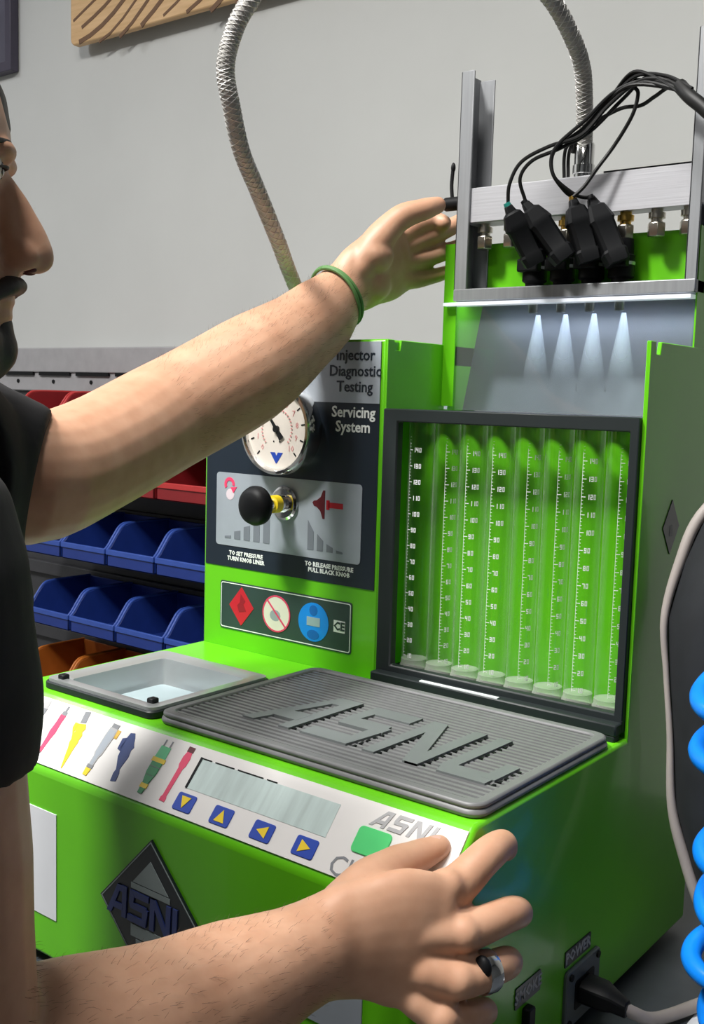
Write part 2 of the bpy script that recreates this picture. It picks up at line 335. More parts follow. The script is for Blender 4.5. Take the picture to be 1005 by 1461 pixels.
# louvred bin rack and its bins
t = thing('bin_rack', 'grey louvred steel rack on the wall carrying the plastic bins', 'rack')
RX0, RX1 = -2.55, -0.72
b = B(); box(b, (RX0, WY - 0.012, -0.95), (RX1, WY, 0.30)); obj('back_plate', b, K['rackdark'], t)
b = B(); box(b, (RX0, WY - 0.030, 0.325), (RX1, WY - .0, 0.400)); box(b, (RX0, WY - 0.024, 0.268), (RX1, WY - .012, 0.33)); obj('top_rail', b, K['rack'], t, bevel=.004)
lv = None
for k in range(10):
    b = B(); x0 = RX0 + .06 + k * 0.180
    box(b, (x0, WY - 0.0315, 0.316), (x0 + 0.150, WY - 0.020, 0.3265)); o = obj('slot', b, K['black'], t)
    b = B(); cyl(b, (x0 + .065, WY - .027, .298), (x0 + .065, WY - .02, .298), .006, n=10); obj('hole', b, K['black'], t)
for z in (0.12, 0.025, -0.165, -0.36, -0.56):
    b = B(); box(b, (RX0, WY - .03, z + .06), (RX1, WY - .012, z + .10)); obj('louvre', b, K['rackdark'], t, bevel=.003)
BW, BD, BH, BL = 0.180, 0.215, 0.108, 0.042
def make_bin(name, body_m, rim_m):
    b = B(); w = BW / 2; th = 0.004
    box(b, (-w, 0, 0), (w, BD, th)); box(b, (-w, 0, 0), (w, th, BL)); box(b, (-w, BD - th, 0), (w, BD, BH))
    side = [(0, 0), (BD, 0), (BD, BH), (0.085, BH), (0.052, BH - .006), (0.030, BH - .03), (0.012, BL + .01), (0, BL)]
    for sx in (-w, w - th): prism(b, Fr((sx, 0, 0), (0, 1, 0), (0, 0, 1)), side, 0, th)
    body = obj(name, b, body_m, bevel=0.0012, seg=1)
    b = B(); box(b, (-w - .002, -.004, BL - .012), (w + .002, .004, BL + .003))
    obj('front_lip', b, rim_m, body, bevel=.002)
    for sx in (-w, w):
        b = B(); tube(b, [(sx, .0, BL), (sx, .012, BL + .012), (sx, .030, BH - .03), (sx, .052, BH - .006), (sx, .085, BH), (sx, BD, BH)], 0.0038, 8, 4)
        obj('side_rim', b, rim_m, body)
    return body
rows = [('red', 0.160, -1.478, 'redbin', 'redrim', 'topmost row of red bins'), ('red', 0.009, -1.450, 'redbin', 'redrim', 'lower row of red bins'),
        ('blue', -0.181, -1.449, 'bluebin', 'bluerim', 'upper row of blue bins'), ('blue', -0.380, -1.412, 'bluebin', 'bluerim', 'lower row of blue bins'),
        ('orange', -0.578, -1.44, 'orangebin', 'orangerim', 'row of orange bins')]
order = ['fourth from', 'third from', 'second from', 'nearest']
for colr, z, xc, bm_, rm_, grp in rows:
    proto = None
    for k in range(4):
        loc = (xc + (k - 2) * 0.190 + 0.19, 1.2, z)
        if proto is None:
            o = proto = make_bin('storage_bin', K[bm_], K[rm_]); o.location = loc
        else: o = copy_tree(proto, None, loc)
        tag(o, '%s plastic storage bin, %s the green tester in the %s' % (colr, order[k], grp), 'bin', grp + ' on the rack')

# workbench
t = thing('workbench', 'dark grey workbench under the green injector tester', 'bench')
BZ = -0.2234
b = B(); box(b, (-0.45, -0.06, BZ - 0.04), (1.45, 0.72, BZ)); obj('bench_top', b, K['bench'], t, bevel=.004)
for x_ in (-0.4, 1.34):
    for y_ in (0.0, 0.61):
        b = B(); box(b, (x_, y_, FL), (x_ + .06, y_ + .06, BZ - .04)); obj('leg', b, K['benchleg'], t)
b = B(); box(b, (-0.4, 0.62, BZ - .16), (1.4, 0.66, BZ - .04)); box(b, (-.4, .01, BZ - .12), (1.4, .05, BZ - .04)); obj('rail', b, K['benchleg'], t)

# ------------------------------------------------------------------ the injector tester
T = thing('injector_tester', 'bright green fuel injector test machine with gauge, glass tubes and white control panel', 'test machine')
YT = 0.239; PT = 0.3314; SA = 0.7237; sS, cS = math.sin(SA), math.cos(SA); PV = 0.0622
yF, zF = -PV * sS - 0.002, -PV * cS - 0.002; zB = -0.2134; YB = 0.40; W = 0.5; XA = 0.2418
prof = [(yF, zB), (yF, zF - .004), (yF, zF), (-0.001, -0.0), (0.004, 0.002), (YB, 0.002), (YB, zB)]
b = B(); fr = Fr((0, 0, 0), (0, 1, 0), (0, 0, 1)); prism(b, fr, prof, 0, W)
cut = obj('cutter', box(B(), (.0440, .0200, -.026), (.1660, .1420, .02)), K['green'], smooth=False); hs = obj('base_housing', b, K['green'], T, smooth=False)
bo = hs.modifiers.new('well', 'BOOLEAN'); bo.operation = 'DIFFERENCE'; bo.object = cut; bo.solver = 'EXACT'
bpy.context.view_layer.update(); nm = bpy.data.meshes.new_from_object(hs.evaluated_get(bpy.context.evaluated_depsgraph_get())); hs.modifiers.clear(); hs.data = nm; nm.name = 'base_housing'
bpy.data.objects.remove(cut)
for p in nm.polygons: p.use_smooth = True
nm.set_sharp_from_angle(angle=math.radians(40))
bv = hs.modifiers.new('edges', 'BEVEL'); bv.width = .0035; bv.segments = 3; bv.limit_method = 'ANGLE'; bv.angle_limit = math.radians(40)
b = B()
for x_ in (.04, .46):
    for y_ in (0.0, .36): cyl(b, (x_, y_, BZ), (x_, y_, zB + .001), .016, .013)
obj('rubber_foot', b, K['black'], T)
# gauge tower
b = B(); box(b, (0, YT, 0), (XA - .002, YB, PT)); obj('gauge_tower', b, K['green'], T, bevel=.0025)
side = [(YT, 0), (YB, 0), (YB, PT + .0), (YT + .022, PT), (YT + .020, PT - .010), (YT + .013, PT - .010), (YT + .011, PT), (YT, PT)]
b = B(); prism(b, Fr((XA - .0032, 0, 0), (0, 1, 0), (0, 0, 1)), side, 0, .0032); obj('side_plate', b, K['green'], T, bevel=.0006, seg=1)
b = B(); prism(b, Fr((W - .0035, 0, -0.004), (0, 1, 0), (0, 0, 1)), side, 0, .0036); obj('side_plate', b, K['green'], T, bevel=.0006, seg=1)
# chamber walls above
UP = 0.4305
b = B(); box(b, (XA - .0015, 0.334, PT - .02), (XA, YB + .02, UP)); box(b, (XA, 0.334, 0.27), (XA + .0135, 0.3355, UP)); obj('chamber_side', b, K['green'], T)
b = B(); box(b, (W - .0020, 0.334, PT - .02), (W - .0005, YB + .02, UP)); obj('chamber_side', b, K['green'], T)
b = B(); box(b, (XA, .3620, 0.384), (W - .002, .3635, .4325)); obj('upper_back_panel', b, K['green'], T)
b = B(); box(b, (XA, 0.290, 0.2635), (W - .004, YB + .018, 0.2655)); obj('chamber_floor', b, K['satin'], T)
b = B(); fr = Fr((0, 0, 0), (0, 1, 0), (0, 0, 1)); prism(b, fr, [(.3746, .266), (.3766, .266), (.4122, .384), (.4092, .384)], XA, W - .003); obj('splash_plate', b, K['satin'], T)
b = B(); box(b, (XA, .345, .384), (W - .002, YB + .016, .3862)); obj('chamber_roof', b, K['satin'], T)
b = B(); box(b, (.2455, .3575, .3775), (.495, .3745, .3835)); obj('led_strip', b, K['led'], T)
a_ = area('led_glow', (.370, .366, .3765), .24, .014, 0.10, (0.80, 0.86, 1.0)); a_['kind'] = 'helper'
b = B(); box(b, (.2455, .337, .2665), (.4955, .3385, .3735)); obj('splash_shield', b, K['acrylic'], T)
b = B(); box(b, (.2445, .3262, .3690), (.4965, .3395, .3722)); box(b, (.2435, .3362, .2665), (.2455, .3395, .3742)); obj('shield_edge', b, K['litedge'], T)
# aluminium frame for the rail
PB, PTZ = .3845, .593
def channel(x0, x1, hasleft):
    b = B(); y0 = .3275
    box(b, (x0, y0, .3755), (x1, y0 + .0025, PTZ))
    box(b, (x0, y0, .3755), (x0 + .002, y0 + .034, PTZ)); box(b, (x0, y0 + .0315, .3755), (x1 + .004, y0 + .034, PTZ - .002))
    return b
obj('post', channel(.2553, .2700, True), K['alu'], T, bevel=.0007, seg=1)
obj('post', channel(.4895, .5000, False), K['alu'], T, bevel=.0007, seg=1)
b = B(); box(b, (.2553, .3272, .3735), (.4995, .3500, .3852)); obj('cross_bar', b, K['alu'], T, bevel=.001)

# tube cabinet
b = B(); box(b, (XA, .285, 0), (W - .003, .2865, .2635)); obj('tube_back_panel', b, K['green'], T)
fr = Fr((0, YT, 0), (1, 0, 0), (0, 0, 1))
b = B(); loop_prism(b, fr, [(.2432, .0075), (.4965, .0075), (.4965, .2665), (.2432, .2665)], [(.2605, .0225), (.4890, .0225), (.4890, .2545), (.2605, .2545)], -.004, .006)
obj('tube_frame', b, K['blackmat'], T, bevel=.0012, seg=1)
b = B(); box(b, (.2455, YT - .0175, .0065), (.4962, YT + .03, .0165)); box(b, (.2455, YT - .0175, .0010), (.4955, YT - .006, .0075)); obj('ledge', b, K['blackmat'], T, bevel=.0012, seg=1)
b = B(); box(b, (.3020, YT - .0166, .0163), (.3850, YT - .0125, .0174)); obj('reflection_strip', b, K['stripwhite'], T, label='thin white strip for a reflection on the black ledge')  # a reflection on the ledge, built as a pale strip
TX = [.2708 + .0288 * k for k in range(8)]; TY = .2590; TR = .0123
# top plate with a hole over every tube
b = B(); fr = Fr((0, 0, .2635), (1, 0, 0), (0, 1, 0))
for k, x_ in enumerate(TX):
    xa = XA if k == 0 else (TX[k - 1] + x_) / 2; xb = W - .004 if k == 7 else (x_ + TX[k + 1]) / 2
    n = 24; ya, yb = YT - .003, .290; out = []
    for i in range(n):
        a = 2 * math.pi * (i + .5) / n; dx, dy = math.cos(a), math.sin(a); s = 9
        if dx > 0: s = min(s, (xb - x_) / dx)
        if dx < 0: s = min(s, (xa - x_) / dx)
        if dy > 0: s = min(s, (yb - TY) / dy)
        if dy < 0: s = min(s, (ya - TY) / dy)
        out.append((x_ + dx * s, TY + dy * s))
    loop_prism(b, fr, out, [(x_ + .0108 * math.cos(2 * math.pi * (i + .5) / n), TY + .0108 * math.sin(2 * math.pi * (i + .5) / n)) for i in range(n)], 0, .002)
obj('tube_top_plate', b, K['blackmat'], T, smooth=False)
# a glass measuring tube, its scale and foot, then seven copies
def make_tube(rot):
    b = B(); n = 28
    for z0, z1, r0, r1 in ((.026, .256, TR, TR),):
        vs = [[b.verts.new((r * math.cos(2 * math.pi * k / n), r * math.sin(2 * math.pi * k / n), z)) for k in range(n)] for z, r in ((z0, r0), (z1, r1))]
        for k in range(n): b.faces.new((vs[0][k], vs[0][(k + 1) % n], vs[1][(k + 1) % n], vs[1][k]))
    o = obj('glass_tube', b, K['tube'], T)
    b = B(); lathe(b, (0, 0, .0165), (0, 0, 1), [(0, .0138), (.004, .0138), (.006, .0128), (.0105, .0126), (.011, .011)], 24); obj('tube_foot', b, K['footplastic'], o)
    b = B(); R2 = TR + .0003
    def at(a, z): return (R2 * math.sin(a), -R2 * math.cos(a), z)
    def patch(a0, a1, z0, z1, k=3):
        for i in range(k):
            p, q = lerp(a0, a1, i / k), lerp(a0, a1, (i + 1) / k); b.faces.new([b.verts.new(at(a, z)) for a, z in ((p, z0), (q, z0), (q, z1), (p, z1))])
    for i in range(14):
        z = .0315 + i * .01515
        patch(-.30, -.02, z - .0003, z + .0003)
        for j in range(1, 5): patch(-.30, -.18, z + j * .00303 - .0002, z + j * .00303 + .0002, 1)
        s = str((i + 1) * 10)
        for ci, ch in enumerate(s):                       # digits as tiny seven-segment strokes
            a0 = .06 + ci * .23; a1 = a0 + .17; zz = z - .0022; hh = .0044; st = .0009
            segs = {'0': 'abcdef', '1': 'bc', '2': 'abged', '3': 'abgcd', '4': 'fgbc', '5': 'afgcd', '6': 'afgedc', '7': 'abc', '8': 'abcdefg', '9': 'abcfgd'}[ch]
            for sg in segs:
                if sg == 'a': patch(a0, a1, zz + hh - st, zz + hh, 1)
                if sg == 'g': patch(a0, a1, zz + hh / 2 - st / 2, zz + hh / 2 + st / 2, 1)
                if sg == 'd': patch(a0, a1, zz, zz + st, 1)
                if sg == 'f': patch(a0, a0 + .055, zz + hh / 2, zz + hh, 1)
                if sg == 'e': patch(a0, a0 + .055, zz, zz + hh / 2, 1)
                if sg == 'b': patch(a1 - .055, a1, zz + hh / 2, zz + hh, 1)
                if sg == 'c': patch(a1 - .055, a1, zz, zz + hh / 2, 1)
    patch(-.315, -.29, .030, .236, 1)
    obj('scale', b, K['mark'], o, smooth=False, kind='stuff')
    return o
tb = make_tube(0)
tw = [-.35, .55, .10, -.05, .45, .50, .05, .40]
for k, x_ in enumerate(TX):
    o = tb if k == 0 else copy_tree(tb, T); o.location = (x_, TY, 0); o.rotation_euler = (0, 0, tw[k] + .25)

# gauge panel
fr = Fr((0, YT, 0), (1, 0, 0), (0, 0, 1))
b = B(); prism(b, fr, [(.0035, .0905), (.2350, .0905), (.2350, .3290), (.0035, .3290)], -.001, .0008); fp = obj('fascia', b, K['navy'], T, smooth=False)
b = B(); prism(b, fr, [(.0035, .2705), (.2350, .2705), (.2350, .3290), (.0035, .3290)], .0008, .0013); obj('silver_band', b, K['silverprint'], fp, smooth=False)
b = B()
for s_, y_ in (('Injector', .3160), ('Diagnostic', .3008), ('Testing', .2858)): merge(b, text_bm(s_, fr, .2045, y_, .0150, .0004, bold=.0002))
for v in b.verts: v.co.y -= .0013
obj('lettering', b, K['navy'], fp, smooth=False)
b = B()
for s_, y_ in (('Servicing', .2612), ('System', .2470)): merge(b, text_bm(s_, fr, .2035, y_, .0150, .0004, bold=.0003))
for v in b.verts: v.co.y -= .0008
obj('lettering', b, K['mark'], fp, smooth=False)
b = B(); prism(b, fr, rrect(.0195, .1135, .2175, .1920, .004), .0008, .0014); pp = obj('pressure_plate', b, K['silverprint'], fp, smooth=False)
bar_m = mat('bar_grey', (0.17, 0.19, 0.22), .5)
for i, h in enumerate((.002, .008, .014, .020, .026)): obj('pressure_bar', prism(B(), fr, [(.0330 + i * .0140, .1215), (.0420 + i * .0140, .1215), (.0420 + i * .0140, .1225 + h * 1.1), (.0330 + i * .0140, .1215 + h)], .0014, .0017), bar_m, fp, smooth=False)
for i, h in enumerate((.030, .017, .008, .003)): obj('pressure_bar', prism(B(), fr, [(.1500 + i * .0125, .1215), (.1580 + i * .0125, .1215), (.1580 + i * .0125, .1215 + h * .62), (.1500 + i * .0125, .1215 + h)], .0014, .0017), bar_m, fp, smooth=False)
b = B()   # turning-arrow symbol and hand
for i in range(9):
    a0, a1 = math.radians(215 - i * 25), math.radians(215 - (i + 1) * 25)
    prism(b, fr, [(.0390 + r * math.cos(a), .1795 + r * math.sin(a)) for r, a in ((.0042, a0), (.0078, a0), (.0078, a1), (.0042, a1))], .0014, .0018)
prism(b, fr, [(.0405, .1765), (.0500, .1775), (.0448, .1705)], .0014, .0018); obj('turn_arrow', b, K['pink'], fp, smooth=False)
b = B(); prism(b, fr, circ(.0400, .1690, .0060, 12), .0014, .0016); obj('hand_symbol', b, mat('pale_pink', (.7, .6, .65), .5), fp, smooth=False)
b = B(); prism(b, fr, [(.1555, .1700), (.1575, .1720), (.1610, .1725), (.1660, .1760), (.1690, .1830), (.1715, .1830), (.1715, .1545), (.1690, .1545), (.1660, .1620), (.1610, .1660), (.1575, .1665)], .0014, .0018); obj('knob_symbol', b, K['maroon'], fp, smooth=False)
b = B(); prism(b, fr, [(.1765, .1660), (.1945, .1660), (.1945, .1715), (.1765, .1715)], .0014, .0018); prism(b, fr, [(.1735, .1640), (.1775, .1640), (.1775, .1735), (.1735, .1735)], .0014, .0018); obj('pull_arrow', b, K['red'], fp, smooth=False)
b = B()
for s_, x_, y_ in (('TO SET PRESSURE', .0640, .1058), ('TURN KNOB LINER', .0640, .0998)): merge(b, text_bm(s_, fr, x_, y_, .0062, .0003, bold=.00022, res=1))
for v in b.verts: v.co.y -= .0008
obj('small_lettering', b, K['mark'], fp, smooth=False)
b = B()
for s_, x_, y_ in (('TO RELEASE PRESSURE', .1780, .1070), ('PULL BLACK KNOB', .1780, .1012)): merge(b, text_bm(s_, fr, x_, y_, .0062, .0003, bold=.00022, res=1))
for v in b.verts: v.co.y -= .0008
obj('small_lettering', b, K['mark'], fp, smooth=False)
# pressure gauge
GC = V((.1205, YT, .2420)); g = B(); lathe(g, GC, (0, -1, 0), [(0, .044), (.010, .044), (.012, .0465), (.020, .0465), (.0235, .0450), (.0245, .0425), (.0215, .0405), (.0180, .0400), (.0175, .010)], 48)
ga = obj('pressure_gauge', g, K['chrome'], T)
fg = Fr(GC + V((0, -.0176, 0)), (1, 0, 0), (0, 0, 1))
b = B(); prism(b, fg, circ(0, 0, .0400, 40), -.0005, .0006); obj('dial', b, K['cream'], ga, smooth=False)
b = B()
for i in range(11):
    a = math.radians(225 - i * 27); ca, sa = math.cos(a), math.sin(a); t0, t1, w_ = .0325, .0370, .0007
    prism(b, fg, [(ca * t0 - sa * w_, sa * t0 + ca * w_), (ca * t0 + sa * w_, sa * t0 - ca * w_), (ca * t1 + sa * w_, sa * t1 - ca * w_), (ca * t1 - sa * w_, sa * t1 + ca * w_)], .0006, .0010)
prism(b, fg, circ(-.004, -.0125, .0009, 8), .0006, .001); prism(b, fg, circ(.004, -.0125, .0009, 8), .0006, .001)
obj('dial_mark', b, K['black'], ga, smooth=False)
b = B()
for i in range(0, 11):
    a = math.radians(225 - i * 27); merge(b, text_bm(str(i), fg, .0270 * math.cos(a), .0270 * math.sin(a), .0085, .0002, res=1))
for i in range(26):
    a = math.radians(220 - i * 10.4); prism(b, fg, [(.0208 * math.cos(a + d), .0208 * math.sin(a + d)) if q else (.0190 * math.cos(a + d), .0190 * math.sin(a + d)) for q, d in ((0, 0), (1, 0), (1, .06), (0, .06))], .0006, .0009)
for v in b.verts: v.co.y -= .0007
obj('dial_number', b, K['dialpink'], ga, smooth=False)
b = B(); prism(b, fg, [(-.0085, -.0235), (-.002, -.0235), (0, -.0270), (.002, -.0235), (.0085, -.0235), (.0005, -.0345), (-.0005, -.0345)], .0006, .0010); obj('dial_emblem', b, K['blueb'], ga, smooth=False)
b = B(); na = math.radians(128); d_ = V((math.cos(na), math.sin(na))); n_ = V((-d_.y, d_.x))
def q2(s, t): return (d_.x * s + n_.x * t, d_.y * s + n_.y * t)
prism(b, fg, [q2(-.004, -.0022), q2(.0275, -.0003), q2(.0275, .0003), q2(-.004, .0022)], .0018, .0026); prism(b, fg, [q2(0, -.0018), q2(0, .0018), q2(-.012, .0032), q2(-.012, -.0032)], .0018, .0026); prism(b, fg, circ(0, 0, .0035, 14), .0008, .0036)
obj('needle', b, K['black'], ga, smooth=False)
b = B(); prism(b, fg, circ(0, 0, .0404, 40), .0040, .0046); obj('gauge_glass', b, K['glass'], ga, smooth=False)
# pressure knob
b = B(); kc = V((.1190, YT - .001, .1660)); lathe(b, kc, (0, -1, 0), [(0, .0175), (.003, .0175), (.004, .0150), (.005, .0150), (.0055, .0095), (.016, .0088), (.0165, .0068), (.030, .0062), (.036, .0055)], 28)
kb = obj('knob_shaft', b, K['chrome'], T)
b = B(); lathe(b, kc + V((0, -.013, 0)), (0, -1, 0), [(0, .0092), (.009, .0092)], 20); obj('yellow_band', b, K['yellow'], kb)
b = B(); lathe(b, kc + V((0, -.032, 0)), (0, -1, 0), [(0, .006), (.003, .010), (.005, .0160), (.009, .0195), (.014, .0200), (.019, .0178), (.0225, .0125), (.0240, .005), (.0242, .001)], 32); obj('knob', b, K['black'], kb)
# warning plate
b = B(); prism(b, fr, rrect(.0270, .0225, .2090, .0745, .003), -.001, .0008); wp = obj('warning_plate', b, K['decal'], T, smooth=False)
b = B(); loop_prism(b, fr, rrect(.0283, .0238, .2077, .0732, .0025), rrect(.0292, .0247, .2068, .0723, .0022), .0008, .0011); obj('border', b, K['mark'], wp, smooth=False)
b = B(); prism(b, fr, [(.0590, .0705), (.0770, .0495), (.0590, .0285), (.0410, .0495)], .0008, .0012); obj('red_diamond', b, K['red'], wp, smooth=False)
b = B(); prism(b, fr, [(.0580, .0630), (.0650, .0560), (.0620, .0520), (.0660, .0450), (.0560, .0430), (.0530, .0500), (.0570, .0540)], .0012, .0014); obj('flame_symbol', b, mat('deep_red', (.30, .008, .02), .5), wp, smooth=False)
b = B(); prism(b, fr, circ(.1095, .0490, .0180, 32), .0008, .0012, 0); loop_prism(b, fr, circ(.1095, .0490, .0195, 32), circ(.1095, .0490, .0178, 32), .0008, .0014, 1)
prism(b, fr, [(.0965, .0610), (.0980, .0622), (.1228, .0372), (.1214, .0359)], .0012, .0015, 1); prism(b, fr, circ(.1080, .0470, .0075, 12, .0060), .0012, .0013, 2)
obj('no_flame_symbol', b, [K['cream'], K['pink'], K['silverprint']], wp, smooth=False)
b = B(); prism(b, fr, circ(.1600, .0480, .0200, 32), .0008, .0012, 0); prism(b, fr, [(.1515, .0440), (.1690, .0440), (.1690, .0530), (.1515, .0530)], .0012, .0015, 1); prism(b, fr, circ(.1600, .0600, .0055, 14), .0012, .0014, 2); prism(b, fr, circ(.1600, .0350, .0080, 14, .0050), .0012, .0014, 2)
obj('goggles_symbol', b, [K['skyblue'], mat('goggle_pale', (.30, .42, .45), .5), mat('deep_blue', (.0, .12, .45), .5)], wp, smooth=False)
b = B(); prism(b, fr, [(.1865, .0425), (.2010, .0425), (.2010, .0545), (.1865, .0545)], .0008, .0011); obj('mark_plate', b, K['mark'], wp, smooth=False)
b = text_bm('CE', fr, .1938, .0485, .0115, .0003, bold=.0004, res=1)
for v in b.verts: v.co.y -= .0011
obj('mark_lettering', b, K['decal'], wp, smooth=False)

# stainless basin with raised rim on the deck
fd = Fr((0, 0, .002), (1, 0, 0), (0, 1, 0))
b = B(); loop_prism(b, fd, rrect(.0300, .0060, .1800, .1560, .008), rrect(.0350, .0110, .1750, .1510, .006), 0, .0068); bs = obj('basin_gasket', b, K['blackmat'], T, bevel=.001, seg=1)
b = B(); n = len(rrect(0, 0, 1, 1, .1))
L = [(rrect(.0320, .0080, .1780, .1540, .008), .0062), (rrect(.0320, .0080, .1780, .1540, .008), .0096), (rrect(.0420, .0180, .1680, .1440, .007), .0096), (rrect(.0480, .0240, .1620, .1380, .006), .0070), (rrect(.0510, .0270, .1590, .1350, .006), -.0215)]
VS = [[b.verts.new(fd.p(x, y, h)) for x, y in l] for l, h in L]
for i in range(len(VS) - 1):
    for k in range(n): b.faces.new((VS[i][k], VS[i][(k + 1) % n], VS[i + 1][(k + 1) % n], VS[i + 1][k]))
b.faces.new(VS[-1]); obj('basin', b, K['steel'], bs)
b = B(); prism(b, fd, rrect(.0600, .0360, .1500, .1260, .006), -.0215, -.0150); obj('basin_insert', b, mat('pale_filter', (.40, .50, .53), .35), bs, smooth=False)
for cx, cy in ((.0480, .0165), (.1640, .0215)):
    b = B(); box(b, (cx - .004, cy - .004, .010), (cx + .004, cy + .004, .0155)); obj('clip', b, K['black'], bs, bevel=.001, seg=1)

# ribbed drip tray
b = B(); prism(b, fd, rrect(.1855, .0055, .4985, .2120, .012), 0, .0065); tr = obj('drip_tray', b, K['rubber'], T, bevel=.003, seg=2)
b = B(); loop_prism(b, fd, rrect(.1865, .0065, .4975, .2110, .012), rrect(.1955, .0155, .4885, .2020, .008), .0060, .0105); obj('tray_rim', b, K['rubber'], tr, bevel=.0018)
b = B(); y_ = .0170
while y_ < .2005:
    fx = Fr((.1960, 0, .002), (0, 1, 0), (0, 0, 1))
    prism(b, fx, [(y_, .0063), (y_ + .0046, .0063), (y_ + .0040, .0092), (y_ + .0006, .0092)], 0, .2920); y_ += .0068
obj('ribs', b, K['rubber'], tr, smooth=False, kind='stuff')
b = B(); logo(b, fd, .2475, .0450, .0505, .0950, .0115, .03, .0080, .0108)
obj('tray_lettering', b, K['rubberlet'], tr, smooth=False)
b = B()   # row of drain notches under the right-hand edges of the letters
for k, ch in enumerate('ASNU'):
    x0 = .2475 + k * .0620
    for j in range(11):
        yy = .0480 + j * .0085
        for xx in ({'A': [.0510], 'S': [.0500] if j < 5 else [], 'N': [.0512, .0118], 'U': [.0485] if j < 5 else [.0118]}[ch]):
            xs = x0 + xx + .03 * (yy - .045); prism(b, fd, [(xs, yy), (xs + .0023, yy), (xs + .0023, yy + .0038), (xs, yy + .0042)], .0085, .0096)
obj('drain_notch', b, K['black'], tr, smooth=False, kind='stuff')

# white control panel on the slope
fc = Fr((0, 0, 0), (1, 0, 0), (0, sS, cS))       # v runs up the slope, so y is minus the distance down it
fc.o = fc.o + fc.n * .0012
b = B(); prism(b, fc, [(.004, -.0600), (.4970, -.0600), (.4970, -.0035), (.004, -.0035)], -.002, .0006); cp = obj('control_panel', b, K['white'], T, smooth=False)
def injector_print(p0, p1, parts):
    a, q = V((p0[0], -p0[1])), V((p1[0], -p1[1])); L = (q - a).length; d = (q - a) / L; nn = V((-d.y, d.x)); mats = []; b = B()
    for mname, poly in parts:
        if K[mname] not in mats: mats.append(K[mname])
        pts = [a + d * (s * L) + nn * (t_ * .001) for s, t_ in poly]; prism(b, fc, [(p.x, p.y) for p in pts], .0006, .0009 + .0001 * len(mats), mats.index(K[mname]))
    obj('injector_picture', b, mats, cp, smooth=False)
def sym(*st): return [(s, w_) for s, w_ in st] + [(s, -w_) for s, w_ in st[::-1]]
injector_print((.0560, .0060), (.0560, .0215), [('mgrey', sym((0, 4), (.5, 4.5))), ('grey', sym((.5, 5.0), (1, 4.5)))])
injector_print((.0850, .0058), (.0825, .0570), [('grey', sym((0, 1.2), (.1, 1.2), (.1, 3), (.2, 3.2))), ('pink', sym((.17, 3.6), (.3, 3.2), (.5, 4.0), (.62, 2.8), (.88, 2.0))), ('grey', sym((.86, 1.8), (.93, 1.0), (1, .6)))])
injector_print((.1110, .0050), (.1190, .0573), [('grey', sym((0, 3.4), (.20, 3.4))), ('yellow', sym((.22, 4.2), (.3, 6.2), (.36, 4.2), (.42, 6.0), (.5, 4.6), (.55, 5.0), (.66, 3.4), (.8, 2.4), (1, .5))), ('yellow', [(.22, -4), (.2, -9), (.30, -9.5), (.42, -6)])])
injector_print((.1515, .0077), (.1485, .0558), [('grey', sym((0, 4.2), (.08, 4.2))), ('brass', [(.08, 2), (.08, 9), (.24, 9), (.24, 2)]), ('mgrey', sym((.08, 4.8), (.24, 5.4), (.58, 4.6), (.64, 3.2), (.82, 2.8))), ('silverprint', sym((.12, 3.8), (.24, 4.4), (.56, 3.6), (.62, 2.2), (.80, 1.8))), ('grey', sym((.80, 3.6), (.86, 3.6))), ('yellow', sym((.87, 3.2), (1, 2.4)))])
injector_print((.1740, .0106), (.1820, .0524), [('bluep', sym((0, 2.5), (.1, 4.5), (.2, 5.6), (.30, 7.6), (.36, 5.6), (.5, 5.8), (.68, 3.0), (.76, 2.0), (.84, 3.2), (1, 3.0))), ('bluep', [(.1, -4), (.12, -9), (.34, -10), (.40, -5)])])
injector_print((.2165, .0070), (.2154, .0538), [('grey', [(0, 3), (0, 4.2), (.16, 4.4), (.16, 3)]), ('grey', [(0, -3), (0, -4.2), (.16, -4.4), (.16, -3)]), ('lgreen', sym((.12, 5.4), (.34, 6.0))), ('yellow', sym((.34, 7.4), (.42, 7.4))), ('dgreen', sym((.42, 5.8), (.62, 5.6), (.82, 3.0))), ('grey', sym((.50, 5.9), (.515, 5.9))), ('grey', sym((.66, 5.0), (.675, 5.0))), ('yellow', sym((.82, 4.0), (.90, 4.0))), ('dgreen', sym((.90, 3.0), (1, 2.4)))])
injector_print((.2425, .0065), (.2408, .0535), [('maroon', sym((0, 3.4), (.10, 3.4))), ('pink', sym((.10, 2.6), (.2, 4.0), (.34, 3.8), (.40, 2.4), (.90, 2.0), (.94, 3.0), (1, 3.0)))])
b = B(); prism(b, fc, [(.2572, -.0378), (.3962, -.0378), (.3962, -.0128), (.2572, -.0128)], .0006, .0009); lc = obj('display', b, K['lcd'], cp, smooth=False)
b = B(); prism(b, fc, [(.2560, -.0378), (.2582, -.0378), (.2582, -.0118), (.2560, -.0118)], .0006, .0014)
for x0, x1 in ((.2582, .268), (.272, .292), (.296, .322), (.326, .336)): prism(b, fc, [(x0, -.0128), (x1, -.0128), (x1, -.0120), (x0, -.0120)], .0006, .0014)
obj('display_edge', b, K['black'], lc, smooth=False)
